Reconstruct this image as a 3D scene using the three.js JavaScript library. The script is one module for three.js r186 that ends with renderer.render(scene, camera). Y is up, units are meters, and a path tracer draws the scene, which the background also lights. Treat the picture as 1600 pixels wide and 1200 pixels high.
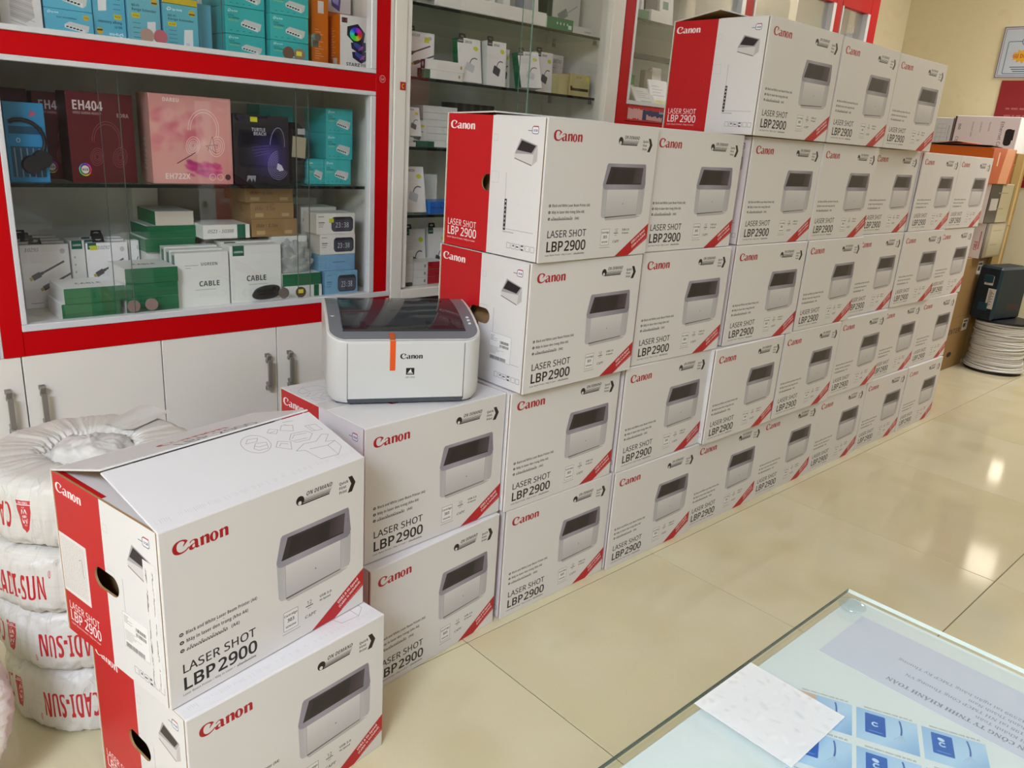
import * as THREE from 'three';
import { mergeGeometries } from 'three/addons/utils/BufferGeometryUtils.js';
import { ImprovedNoise } from 'three/addons/math/ImprovedNoise.js';
import { RectAreaLightUniformsLib } from 'three/addons/lights/RectAreaLightUniformsLib.js';

// ---------------------------------------------------------------- camera, light, exposure
const scene = new THREE.Scene();
scene.background = new THREE.Color(0x000000);
const camera = new THREE.PerspectiveCamera(51.87, 4 / 3, 0.05, 40);
camera.position.set(0, 1.303, 0);
camera.rotation.set(-0.30648, -0.76027, 0.06981, 'YXZ');
const renderer = new THREE.WebGLRenderer({ antialias: true });
renderer.toneMapping = THREE.LinearToneMapping;
renderer.toneMappingExposure = 1.08;
renderer.shadowMap.enabled = true;
RectAreaLightUniformsLib.init();
const CEIL = 3.0;
// ceiling panel lamps of the shop: [x, z, width (x), depth (z), radiance, colour]
const LAMPS = [
  [-1.95, 0.8, 1.2, 1.2, 40.0, 0xdbe5ff],
  [0.7, 2.4, 1.2, 0.6, 14.0, 0xdbe5ff],
  [5.77, -0.6, 1.1, 0.6, 25.0, 0xf4f1fa],
];

// ---------------------------------------------------------------- helpers
const PI = Math.PI;
let seed = 7;
const rnd = () => { seed = (seed * 1664525 + 1013904223) >>> 0; return seed / 4294967296; };
const rr = (a, b) => a + (b - a) * rnd();
const noise = new ImprovedNoise();
const used = {};
function numbered(n) { if (used[n] === undefined) { used[n] = 0; return n; } used[n]++; return n + '_' + String(used[n]).padStart(3, '0'); }
function shade(o) { o.castShadow = true; o.receiveShadow = true; return o; }
function mesh(name, geo, mat, parent, x = 0, y = 0, z = 0) {
  const m = shade(new THREE.Mesh(geo, mat)); m.name = name; m.position.set(x, y, z); if (parent) parent.add(m); return m;
}
function tag(o, label, category, group) { o.userData.label = label; o.userData.category = category; if (group) o.userData.group = group; return o; }
function thing(name, label, category, x = 0, y = 0, z = 0, ry = 0, group) {
  const g = new THREE.Group(); g.name = numbered(name); g.position.set(x, y, z); g.rotation.y = ry; scene.add(g); return tag(g, label, category, group);
}
function solo(name, geo, mat, label, category, x, y, z, ry = 0, group) {   // a thing that is one mesh
  const m = mesh(numbered(name), geo, mat, scene, x, y, z); m.rotation.y = ry; return tag(m, label, category, group);
}
function structure(name, geo, mat, x = 0, y = 0, z = 0) { const m = mesh(name, geo, mat, scene, x, y, z); m.userData.kind = 'structure'; return m; }
function copyOf(root, label) { const c = root.clone(); c.name = numbered(root.name.replace(/_\d{3}$/, '')); scene.add(c); c.userData = { ...root.userData, label }; return c; }

// chamfered box, base at y = 0, centred in x and z; material groups px, nx, py, ny, pz, nz; uv 0..1 on each face
const boxCache = new Map();
function cbox(w, h, d, r = 0.0008) {
  const key = [w, h, d, r].map((v) => v.toFixed(5)).join();
  if (boxCache.has(key)) return boxCache.get(key);
  r = Math.min(r, w * 0.45, h * 0.45, d * 0.45);
  const H = [w / 2, h / 2, d / 2], AX = [[2, -1, 1, 1], [2, 1, 1, 1], [0, 1, 2, -1], [0, 1, 2, 1], [0, 1, 1, 1], [0, -1, 1, 1]];
  const pos = [], uv = [], nor = [], g = new THREE.BufferGeometry(), A = new THREE.Vector3(), B = new THREE.Vector3();
  const uvOf = (f, p) => { const [ua, us, va, vs] = AX[f]; return [Math.min(1, Math.max(0, us * p[ua] / (2 * (H[ua] - r)) + 0.5)), Math.min(1, Math.max(0, vs * p[va] / (2 * (H[va] - r)) + 0.5))]; };
  const tri = (f, a, b, c, out) => {
    A.set(b[0] - a[0], b[1] - a[1], b[2] - a[2]); B.set(c[0] - a[0], c[1] - a[1], c[2] - a[2]); A.cross(B).normalize();
    if (A.x * out[0] + A.y * out[1] + A.z * out[2] < 0) { [b, c] = [c, b]; A.negate(); }
    for (const p of [a, b, c]) { pos.push(p[0], p[1] + H[1], p[2]); nor.push(A.x, A.y, A.z); uv.push(...uvOf(f, p)); }
  };
  const quad = (f, q, out) => { tri(f, q[0], q[1], q[2], out); tri(f, q[0], q[2], q[3], out); };
  for (let f = 0; f < 6; f++) {
    const start = pos.length / 3, a = f >> 1, s = f % 2 ? -1 : 1, [b, , c] = AX[f], out = [0, 0, 0]; out[a] = s;
    const P = (sb, sc) => { const p = [0, 0, 0]; p[a] = s * H[a]; p[b] = sb * (H[b] - r); p[c] = sc * (H[c] - r); return p; };
    quad(f, [P(-1, -1), P(1, -1), P(1, 1), P(-1, 1)], out);
    for (let o = 0; o < a; o++) for (const so of [-1, 1]) {       // edges shared with earlier axes
      const e = 3 - a - o, q = [];
      for (const [onF, se] of [[1, -1], [1, 1], [0, 1], [0, -1]]) { const p = [0, 0, 0]; p[a] = s * (H[a] - (onF ? 0 : r)); p[o] = so * (H[o] - (onF ? r : 0)); p[e] = se * (H[e] - r); q.push(p); }
      const od = [0, 0, 0]; od[a] = s; od[o] = so; quad(f, q, od);
    }
    if (a === 2) for (const sx of [-1, 1]) for (const sy of [-1, 1])
      tri(f, [sx * H[0], sy * (H[1] - r), s * (H[2] - r)], [sx * (H[0] - r), sy * H[1], s * (H[2] - r)], [sx * (H[0] - r), sy * (H[1] - r), s * H[2]], [sx, sy, s]);
    g.addGroup(start, pos.length / 3 - start, f);
  }
  g.setAttribute('position', new THREE.Float32BufferAttribute(pos, 3)); g.setAttribute('normal', new THREE.Float32BufferAttribute(nor, 3)); g.setAttribute('uv', new THREE.Float32BufferAttribute(uv, 2));
  boxCache.set(key, g); return g;
}
// a box part given by its extents, in the frame of its parent
function slab(parent, name, mat, x0, x1, y0, y1, z0, z1, r = 0.001) { return mesh(name, cbox(x1 - x0, y1 - y0, z1 - z0, r), mat, parent, (x0 + x1) / 2, y0, (z0 + z1) / 2); }
function tubeAlong(points, radius, seg = 24, rad = 8) { return new THREE.TubeGeometry(new THREE.CatmullRomCurve3(points.map((p) => new THREE.Vector3(...p))), seg, radius, rad); }

// ---------------------------------------------------------------- textures and materials
function canvasOf(w, h, draw) { const c = document.createElement('canvas'); c.width = w; c.height = h; const g = c.getContext('2d'); draw(g, w, h); return c; }
function tex(w, h, draw) { const t = new THREE.CanvasTexture(canvasOf(w, h, draw)); t.colorSpace = THREE.SRGBColorSpace; t.anisotropy = 8; return t; }
const std = (o) => new THREE.MeshPhysicalMaterial(o);
const matCache = {};
function flat(hex, rough = 0.5, metal = 0) { const k = hex + '_' + rough + '_' + metal; return matCache[k] ??= std({ color: hex, roughness: rough, metalness: metal }); }
function printed(w, h, draw, rough = 0.42) { return std({ map: tex(w, h, draw), roughness: rough }); }
function text(g, s, x, y, size, o = {}) {      // one line of lettering; o: font, color, align, sx (width scale), rot, max (width)
  g.save(); g.translate(x, y); if (o.rot) g.rotate(o.rot); g.font = (o.style ?? '') + ' ' + size + 'px ' + (o.font ?? 'sans-serif'); g.fillStyle = o.color ?? '#111'; g.textAlign = o.align ?? 'left'; g.textBaseline = o.base ?? 'alphabetic';
  let sx = o.sx ?? 1; if (o.fit) sx = o.fit / g.measureText(s).width; g.scale(sx, 1); g.fillText(s, 0, 0); if (o.stroke) { g.strokeStyle = o.color ?? '#111'; g.lineWidth = o.stroke; g.strokeText(s, 0, 0); } g.restore();
}
function poly(g, pts, fill) { g.beginPath(); pts.forEach(([x, y], i) => (i ? g.lineTo(x, y) : g.moveTo(x, y))); g.closePath(); g.fillStyle = fill; g.fill(); }
function rrect(g, x, y, w, h, r, fill, stroke, lw = 2) { g.beginPath(); g.roundRect(x, y, w, h, r); if (fill) { g.fillStyle = fill; g.fill(); } if (stroke) { g.strokeStyle = stroke; g.lineWidth = lw; g.stroke(); } }
function speckle(g, w, h, n, colors, r0, r1, a = 0.2) { for (let i = 0; i < n; i++) { g.globalAlpha = a * rnd(); g.fillStyle = colors[Math.floor(rnd() * colors.length)]; g.beginPath(); g.ellipse(rnd() * w, rnd() * h, rr(r0, r1), rr(r0, r1) * 0.6, rnd() * 3, 0, 7); g.fill(); } g.globalAlpha = 1; }
const loopScript = (g, x, y, size, width, color) => {   // a line of round looped lettering (Thai), drawn stroke by stroke
  g.save(); g.strokeStyle = color; g.lineWidth = size * 0.13; g.lineCap = 'round'; let i = 0;
  for (let cx = x; cx < x + width - size * 0.5; cx += size * 0.62, i++) {
    g.beginPath(); g.arc(cx + size * 0.1, y - size * 0.08, size * 0.09, 0, 7); g.moveTo(cx + size * 0.19, y - size * 0.05); g.lineTo(cx + size * 0.19, y - size * 0.5);
    if (i % 3) g.quadraticCurveTo(cx + size * 0.35, y - size * 0.72, cx + size * 0.5, y - size * 0.45), g.lineTo(cx + size * 0.5, y); else g.moveTo(cx + size * 0.42, y), g.lineTo(cx + size * 0.42, y - size * 0.52);
    if (i % 4 === 1) g.moveTo(cx + size * 0.15, y - size * 0.8), g.lineTo(cx + size * 0.5, y - size * 0.88);
    g.stroke();
  }
  g.restore();
};
// the red maker's logo: heavy C with a blade terminal, then bold lower-case letters with wedge serifs; box x, y (baseline), w, h (height of the C)
function makerLogo(g, x, y, w, h, color) {
  g.save(); g.translate(x, y); g.scale(w / 455, h / 112); g.fillStyle = color;
  g.save(); g.scale(1.055, 1);
  const P = new Path2D();   // C
  P.moveTo(124, -30); P.bezierCurveTo(106, -6, 84, 4, 58, 4); P.bezierCurveTo(20, 4, 0, -20, 0, -52); P.bezierCurveTo(0, -86, 24, -112, 62, -112); P.bezierCurveTo(88, -112, 108, -102, 116, -88);
  P.lineTo(82, -52); P.lineTo(78, -56); P.lineTo(92, -84); P.bezierCurveTo(84, -98, 72, -102, 62, -101); P.bezierCurveTo(40, -98, 32, -80, 32, -56); P.bezierCurveTo(32, -28, 46, -10, 68, -10); P.bezierCurveTo(90, -10, 106, -22, 118, -36); P.closePath(); g.fill(P); g.restore();
  const A = new Path2D();   // a
  A.moveTo(134, -60); A.bezierCurveTo(140, -74, 156, -80, 170, -80); A.bezierCurveTo(192, -80, 202, -70, 202, -54); A.lineTo(202, -14); A.bezierCurveTo(202, -8, 206, -6, 212, -8); A.lineTo(212, -2); A.bezierCurveTo(202, 4, 182, 6, 177, -9);
  A.bezierCurveTo(168, 2, 158, 4, 150, 4); A.bezierCurveTo(136, 4, 128, -6, 128, -18); A.bezierCurveTo(128, -38, 152, -42, 175, -48); A.lineTo(175, -56); A.bezierCurveTo(175, -68, 170, -72, 164, -72); A.bezierCurveTo(154, -72, 146, -66, 141, -56); A.closePath();
  A.moveTo(175, -41); A.bezierCurveTo(160, -38, 154, -32, 154, -22); A.bezierCurveTo(154, -8, 168, -8, 175, -17); A.closePath(); g.fill(A, 'evenodd');
  for (const nx of [214, 372]) {   // n, n
    const N = new Path2D(); N.moveTo(nx, -70); N.lineTo(nx + 32, -82); N.lineTo(nx + 32, -68); N.bezierCurveTo(nx + 40, -78, nx + 50, -81, nx + 58, -81); N.bezierCurveTo(nx + 74, -81, nx + 80, -70, nx + 80, -54); N.lineTo(nx + 80, 0); N.lineTo(nx + 53, 0); N.lineTo(nx + 53, -52);
    N.bezierCurveTo(nx + 53, -66, nx + 44, -68, nx + 34, -58); N.lineTo(nx + 34, 0); N.lineTo(nx + 7, 0); N.lineTo(nx + 7, -64); N.closePath(); g.fill(N);
  }
  g.beginPath(); g.ellipse(332, -38, 36, 43, 0, 0, 7); g.ellipse(332, -38, 11, 33, 0, 0, 7); g.fill('evenodd');   // o
  g.restore();
}

// ---------------------------------------------------------------- the room
const X0 = -2.6, X1 = 6.45, Z0 = -2.8, Z1 = 3.4;
const wallPaint = std({ map: tex(512, 512, (g, w, h) => { g.fillStyle = '#dbcfa8'; g.fillRect(0, 0, w, h); speckle(g, w, h, 900, ['#e4d8b4', '#cabc96', '#d5c59c'], 2, 14, 0.18); }), roughness: 0.75 });
wallPaint.map.wrapS = wallPaint.map.wrapT = THREE.RepeatWrapping; wallPaint.map.repeat.set(3, 2);
const W_ = 0.1;
structure('wall_back', cbox(X1 - X0 + 2 * W_, CEIL, W_, 0.001), wallPaint, (X0 + X1) / 2, 0, Z0 - W_ / 2);
structure('wall_front', cbox(X1 - X0 + 2 * W_, CEIL, W_, 0.001), flat(0x5a5148, 0.7), (X0 + X1) / 2, 0, Z1 + W_ / 2);
structure('wall_right', cbox(W_, CEIL, Z1 - Z0, 0.001), wallPaint, X1 + W_ / 2, 0, (Z0 + Z1) / 2);
structure('wall_left', cbox(W_, CEIL, Z1 - Z0, 0.001), wallPaint, X0 - W_ / 2, 0, (Z0 + Z1) / 2);
structure('ceiling', cbox(X1 - X0 + 2 * W_, W_, Z1 - Z0 + 2 * W_, 0.001), flat(0xf2efe6, 0.9), (X0 + X1) / 2, CEIL, (Z0 + Z1) / 2);
structure('baseboard_right', cbox(0.012, 0.1, Z1 - Z0, 0.002), flat(0x8d7f62, 0.4), X1 - 0.006, 0, (Z0 + Z1) / 2);

// floor of polished 0.8 m tiles, each tile a piece of its own with a recessed joint round it
const floorRoot = new THREE.Group(); floorRoot.name = 'floor'; floorRoot.userData.kind = 'structure'; scene.add(floorRoot);
slab(floorRoot, 'grout_bed', flat(0x6f6248, 0.9), X0, X1, -0.06, -0.0022, Z0, Z1);
const tileMats = [0, 1, 2, 3].map((k) => {
  seed = 100 + k;
  const t = tex(768, 768, (g, w, h) => {
    g.fillStyle = ['#d3caa6', '#d1c8a3', '#d5cca9', '#d0c6a0'][k]; g.fillRect(0, 0, w, h);
    g.filter = 'blur(22px)'; speckle(g, w, h, 60, ['#dacfac', '#c6b98f', '#cfc49c', '#d8cfb0'], 40, 130, 0.5);
    g.filter = 'blur(3px)'; g.lineWidth = 3;
    for (let i = 0; i < 26; i++) { g.globalAlpha = 0.12 * rnd(); g.strokeStyle = rnd() < 0.5 ? '#b9aa7e' : '#e4dbbd'; g.beginPath(); let x = rnd() * w, y = rnd() * h; g.moveTo(x, y); for (let j = 0; j < 5; j++) { x += rr(-90, 90); y += rr(-90, 90); g.lineTo(x, y); } g.stroke(); }
    g.filter = 'none'; speckle(g, w, h, 500, ['#b7a878', '#e2d9b8'], 1, 2.2, 0.3);
  });
  return std({ map: t, roughness: 0.09, specularIntensity: 0.9 });
});
const tileGeo = cbox(0.7975, 0.01, 0.7975, 0.0012);
for (let i = -5; i < 8; i++) for (let j = -2; j < 7; j++) {
  const cx = 1.191 + 0.8 * (i + 0.5), cz = -1.357 + 0.8 * (j - 0.5);
  if (cx < X0 - 0.3 || cx > X1 + 0.3 || cz < Z0 - 0.3 || cz > Z1 + 0.3) continue;
  mesh('tile', tileGeo, tileMats[(i * 3 + j * 5 + 40) % 4], floorRoot, cx, -0.01, cz);
}

// ceiling panel lamps, each with its own light
LAMPS.forEach(([x, z, w, d, power, col], i) => {
  const where = ['left of the desk, the largest', 'over the shop behind the desk', 'near the end wall over the far cartons'][i];
  const t = thing('ceiling_lamp', 'flat white ceiling panel lamp ' + where, 'lamp', x, CEIL - 0.03, z);
  const fr = flat(0xf4f4f2, 0.4);
  slab(t, 'frame', fr, -w / 2 - 0.02, w / 2 + 0.02, 0, 0.03, -d / 2 - 0.02, -d / 2); slab(t, 'frame', fr, -w / 2 - 0.02, w / 2 + 0.02, 0, 0.03, d / 2, d / 2 + 0.02);
  slab(t, 'frame', fr, -w / 2 - 0.02, -w / 2, 0, 0.03, -d / 2, d / 2); slab(t, 'frame', fr, w / 2, w / 2 + 0.02, 0, 0.03, -d / 2, d / 2);
  slab(t, 'diffuser', std({ color: 0xffffff, emissive: col, emissiveIntensity: 3, roughness: 0.6 }), -w / 2, w / 2, 0.008, 0.02, -d / 2, d / 2);
  const l = new THREE.RectAreaLight(col, power, w, d); l.name = 'panel_light'; l.position.set(0, -0.002, 0); l.rotation.x = -PI / 2; t.add(l);
});

// ---------------------------------------------------------------- printer cartons
const CW = 0.438, CD = 0.353, CH = 0.335;
const RED = '#aa0a17', INK = '#16110f';
function printerPicture(g, S) {   // the printer photograph on the front print; S maps 0..1 print coordinates to pixels
  const p = (pts) => pts.map(([u, v]) => S(u, v));
  const grad = (u0, v0, u1, v1, ...st) => { const a = S(u0, v0), b = S(u1, v1), q = g.createLinearGradient(a[0], a[1], b[0], b[1]); st.forEach((c, i) => q.addColorStop(i / (st.length - 1), c)); return q; };
  poly(g, p([[0.548, 0.7], [0.856, 0.683], [0.905, 0.69], [0.85, 0.705], [0.56, 0.715]]), 'rgba(120,110,105,0.35)');
  poly(g, p([[0.504, 0.44], [0.52, 0.465], [0.9, 0.47], [0.92, 0.455], [0.917, 0.655], [0.908, 0.678], [0.858, 0.684], [0.548, 0.699], [0.522, 0.693], [0.511, 0.672]]), grad(0.5, 0.5, 0.92, 0.5, '#b3b0b1', '#cfcbc8', '#cbc7c4', '#b2aeae'));
  poly(g, p([[0.548, 0.474], [0.858, 0.474], [0.856, 0.677], [0.55, 0.69]]), grad(0.7, 0.47, 0.7, 0.69, '#d6d2ce', '#c8c4c1', '#bbb7b5'));
  poly(g, p([[0.537, 0.287], [0.902, 0.285], [0.908, 0.3], [0.92, 0.44], [0.914, 0.466], [0.9, 0.48], [0.53, 0.482], [0.512, 0.472], [0.503, 0.445], [0.528, 0.3]]), grad(0.5, 0.3, 0.92, 0.48, '#8d8892', '#a29ca4', '#938d95', '#7f7983'));
  poly(g, p([[0.564, 0.311], [0.884, 0.313], [0.876, 0.44], [0.53, 0.44]]), grad(0.54, 0.32, 0.88, 0.42, '#2d2528', '#40343a', '#33292e', '#55474f'));
  poly(g, p([[0.585, 0.325], [0.8, 0.325], [0.79, 0.43], [0.56, 0.43]]), 'rgba(25,18,20,0.5)');
  poly(g, p([[0.53, 0.434], [0.876, 0.434], [0.876, 0.442], [0.53, 0.442]]), '#1f181b');
  g.fillStyle = '#857f83'; let [x, y] = S(0.548, 0.48); g.fillRect(x, y, 3, S(0, 0.21)[1]); [x, y] = S(0.858, 0.478); g.fillRect(x, y, 3, S(0, 0.2)[1]);
  poly(g, p([[0.55, 0.688], [0.856, 0.675], [0.856, 0.681], [0.55, 0.697]]), '#4d464a');
  [x, y] = S(0.712, 0.588); poly(g, [[x - 12, y + 8], [x, y - 10], [x + 12, y + 8]], '#777074');
  [x, y] = S(0.9, 0.36); g.fillStyle = '#6c656c'; g.beginPath(); g.arc(x, y, 6, 0, 7); g.arc(x + 4, y + 24, 6, 0, 7); g.fill();
}
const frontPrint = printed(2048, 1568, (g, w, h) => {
  const S = (u, v) => [u * w, v * h];
  g.fillStyle = '#dcd7d1'; g.fillRect(0, 0, w, h);  // front ground greyer than the sides: part print tone, part shade in the colour
  makerLogo(g, 0.047 * w, 0.146 * h, 0.238 * w, 0.072 * h, RED);
  // on-demand mark: ball, slanted words, speed lines
  g.fillStyle = INK; g.beginPath(); g.arc(0.633 * w, 0.118 * h, 44, 0, 7); g.fill(); g.fillStyle = '#dcd7d1'; g.beginPath(); g.arc(0.631 * w, 0.132 * h, 19, 0, 7); g.fill();
  text(g, 'ON DEMAND', 0.664 * w, 0.102 * h, 54, { style: 'italic bold', fit: 0.145 * w, color: INK });
  g.fillStyle = INK; [[0.109, 2], [0.116, 4], [0.123, 6], [0.131, 9], [0.14, 13]].forEach(([v, t], i) => { g.beginPath(); const x = (0.655 - i * 0.004) * w, x2 = (0.81 - i * 0.004) * w; g.moveTo(x, v * h); g.lineTo(x2, v * h); g.lineTo(x2 - 3, v * h + t); g.lineTo(x, v * h + t); g.fill(); });
  ['Quick', 'First', 'Print'].forEach((s, i) => text(g, s, 0.849 * w, (0.122 + i * 0.029) * h, 40, { style: 'bold', color: INK }));
  g.strokeStyle = 'rgba(200,190,185,0.6)'; g.lineWidth = 2; g.strokeRect(0.846 * w, 0.196 * h, 80, 22);
  poly(g, [[0.903, 0.088], [0.926, 0.088], [0.947, 0.137], [0.926, 0.19], [0.9, 0.19], [0.921, 0.137]].map(([u, v]) => S(u, v)), INK);
  printerPicture(g, S);
  // the three lines of description
  [['EN', 'Black and White Laser Beam Printer (A4)', 0.345], ['VI', 'Máy in laser đen trắng (khổ A4)'.replace('ắ', 'a').replace('ổ', 'o').replace('đ', 'd'), 0.3]].forEach(([c, s, f], i) => {
    const y = (0.604 + i * 0.047) * h; g.fillStyle = INK; g.beginPath(); g.ellipse(0.06 * w, y - 14, 19, 16, 0, 0, 7); g.fill(); text(g, c, 0.06 * w, y - 7, 17, { color: '#ece8e4', align: 'center', style: 'bold' }); text(g, s, 0.078 * w, y, 43, { color: INK, fit: f * w - 0.02 * w, style: 'bold' });
  });
  g.fillStyle = INK; g.fillRect(0.211 * w, 0.612 * h, 10, 3); g.fillRect(0.241 * w, 0.617 * h, 12, 3); text(g, '(A4)', 0.276 * w, 0.698 * h, 43, { color: INK, style: 'bold' });
  g.beginPath(); g.ellipse(0.06 * w, 0.689 * h, 19, 16, 0, 0, 7); g.fill(); text(g, 'TH', 0.06 * w, 0.694 * h, 17, { color: '#ece8e4', align: 'center', style: 'bold' }); loopScript(g, 0.078 * w, 0.698 * h, 40, 0.19 * w, INK);
  text(g, 'LASER SHOT', 0.052 * w, 0.824 * h, 112, { fit: 0.338 * w, color: INK, stroke: 2 });
  g.lineWidth = 3; for (const [s, u, f] of [['LBP', 0.051, 0.147], ['2900', 0.206, 0.191]]) text(g, s, u * w, 0.925 * h, 158, { fit: f * w, color: INK, stroke: 7 });
  text(g, 'Laser Beam Printer / Máy in Laser /', 0.05 * w, 0.957 * h, 27, { fit: 0.235 * w, color: INK }); loopScript(g, 0.295 * w, 0.957 * h, 24, 0.1 * w, INK);
  // cartridge box and small notes
  rrect(g, 0.533 * w, 0.782 * h, 0.078 * w, 0.124 * h, 6, 'rgba(255,255,255,0.25)', INK, 3);
  text(g, 'Cartridge', 0.572 * w, 0.815 * h, 32, { align: 'center', color: INK, style: 'bold' }); text(g, '303', 0.572 * w, 0.854 * h, 48, { align: 'center', color: INK, style: 'bold' }); text(g, 'GENUINE', 0.572 * w, 0.888 * h, 26, { align: 'center', color: INK, style: 'bold' });
  g.fillStyle = INK; g.fillRect(0.526 * w, 0.924 * h, 0.098 * w, 3);
  text(g, '12', 0.675 * w, 0.806 * h, 52, { align: 'center', color: INK }); g.fillRect(0.655 * w, 0.814 * h, 0.04 * w, 9); text(g, 'ppm', 0.675 * w, 0.836 * h, 18, { align: 'center', color: INK });
  text(g, 'USB 2.0', 0.733 * w, 0.8 * h, 34, { style: 'bold', color: INK, fit: 0.07 * w }); text(g, 'Hi-Speed', 0.733 * w, 0.826 * h, 28, { color: INK, fit: 0.065 * w, style: 'bold' });
  text(g, 'CAPT', 0.648 * w, 0.892 * h, 42, { font: 'serif', style: 'italic bold', color: INK, fit: 0.062 * w });
  // red corner band
  poly(g, [S(1, 0.752), S(1, 0.876), S(0.822, 1), S(0.686, 1)], '#b9101b');
  const a = -Math.atan2(0.248 * h, 0.314 * w);
  text(g, 'USB2.0 Hi-Speed', 0.845 * w, 0.914 * h, 44, { color: '#f6e9e4', rot: a, style: 'bold', fit: 300 }); text(g, '(Cable is included)', 0.853 * w, 0.946 * h, 42, { color: '#f6e9e4', rot: a, style: 'bold', fit: 310 }); text(g, 'with this printer in the box', 0.868 * w, 0.968 * h, 16, { color: '#f0d0c8', rot: a, fit: 300 });
});
function sideDraw(kind) {   // kind: 'label' (white address label) or 'bars' (black ladder mark)
  return (g, w, h) => {
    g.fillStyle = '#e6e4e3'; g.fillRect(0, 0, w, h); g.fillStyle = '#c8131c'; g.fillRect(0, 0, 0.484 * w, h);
    makerLogo(g, 0.042 * w, 0.117 * h, 0.262 * w, 0.058 * h, '#f7f2f0');
    text(g, 'LASER SHOT', 0.047 * w, 0.842 * h, 66, { color: '#f7f2f0', fit: 0.318 * w }); text(g, 'LBP', 0.047 * w, 0.916 * h, 88, { color: '#f7f2f0', fit: 0.132 * w, stroke: 2 }); text(g, '2900', 0.197 * w, 0.916 * h, 88, { color: '#f7f2f0', fit: 0.176 * w, stroke: 2 }); text(g, 'Laser Beam Printer / Máy in Laser', 0.05 * w, 0.945 * h, 16, { color: '#f7f2f0', fit: 0.31 * w });
    g.strokeStyle = 'rgba(150,145,150,0.55)'; g.lineWidth = 1.5; g.strokeRect(0.5 * w, 0.14 * h, 40, 42); g.strokeRect(0.495 * w, 0.4 * h, 78, 78);
    // USB mark
    g.strokeStyle = '#2a2f66'; g.lineWidth = 4; g.beginPath(); g.moveTo(0.825 * w, 0.1 * h); g.lineTo(0.865 * w, 0.1 * h); g.stroke(); rrect(g, 0.862 * w, 0.072 * h, 58, 46, 12, '#f4f2f4', '#2a2f66', 4); text(g, 'USB', 0.891 * w, 0.106 * h, 22, { align: 'center', style: 'bold', color: '#2a2f66' }); g.fillStyle = '#b52b3b'; g.fillRect(0.872 * w, 0.067 * h, 46, 7);
    // small printer picture
    const q = (pts) => pts.map(([u, v]) => [u * w, v * h]);
    poly(g, q([[0.71, 0.265], [0.765, 0.158], [0.92, 0.198], [0.924, 0.3], [0.876, 0.336], [0.712, 0.29]]), '#d8d5d3'); poly(g, q([[0.712, 0.262], [0.762, 0.156], [0.92, 0.196], [0.884, 0.258]]), '#a8a4a8'); poly(g, q([[0.732, 0.236], [0.772, 0.168], [0.905, 0.2], [0.868, 0.25]]), '#2b2628'); poly(g, q([[0.888, 0.258], [0.922, 0.205], [0.924, 0.3], [0.88, 0.334]]), '#c2bebd'); poly(g, q([[0.712, 0.29], [0.876, 0.33], [0.876, 0.338], [0.712, 0.297]]), '#7d777a');
    g.strokeStyle = 'rgba(90,85,90,0.8)'; g.lineWidth = 2; g.beginPath(); g.moveTo(0.645 * w, 0.4 * h); g.lineTo(0.65 * w, 0.8 * h); g.lineTo(0.935 * w, 0.8 * h); g.stroke();
    if (kind === 'bars') { g.fillStyle = '#181414'; g.fillRect(0.643 * w, 0.585 * h, 22, 0.225 * h); 'ABCDEFG'.split('').forEach((c, i) => text(g, c, 0.643 * w + 11, (0.61 + i * 0.031) * h, 20, { color: '#fff', align: 'center', style: 'bold' })); text(g, 'MADE IN VIETNAM', 0.64 * w, 0.826 * h, 13, { color: '#555' }); }
    ['▯', '', '', '', '', ''].forEach((c, i) => rrect(g, (0.69 + i * 0.046) * w, 0.897 * h, 36, 38, 3, null, '#5a5558', 2)); g.fillStyle = '#2a2628'; g.beginPath(); g.arc(0.755 * w, 0.912 * h, 7, 0, 7); g.fill(); g.fillRect(0.783 * w, 0.912 * h, 24, 8); g.fillRect(0.83 * w, 0.9 * h, 22, 9); g.fillRect(0.83 * w, 0.925 * h, 22, 9);
    seed = 5; speckle(g, w, h, 60, ['#b9b4b6', '#d8d4d4'], 2, 8, 0.3);
  };
}
const sideLabel = printed(1024, 980, sideDraw('label')), sideBars = printed(1024, 980, sideDraw('bars'));
const whitePaper = printed(256, 256, (g, w, h) => { g.fillStyle = '#e3e1e0'; g.fillRect(0, 0, w, h); seed = 9; speckle(g, w, h, 80, ['#dcd8d6', '#f8f6f5', '#cfc8c4'], 1, 5, 0.25); }, 0.5);
const kraft = std({ map: tex(256, 256, (g, w, h) => { g.fillStyle = '#b08a5c'; g.fillRect(0, 0, w, h); seed = 3; speckle(g, w, h, 500, ['#9c774b', '#c09a6b', '#a88154'], 1, 5, 0.35); }), roughness: 0.85 });
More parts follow.
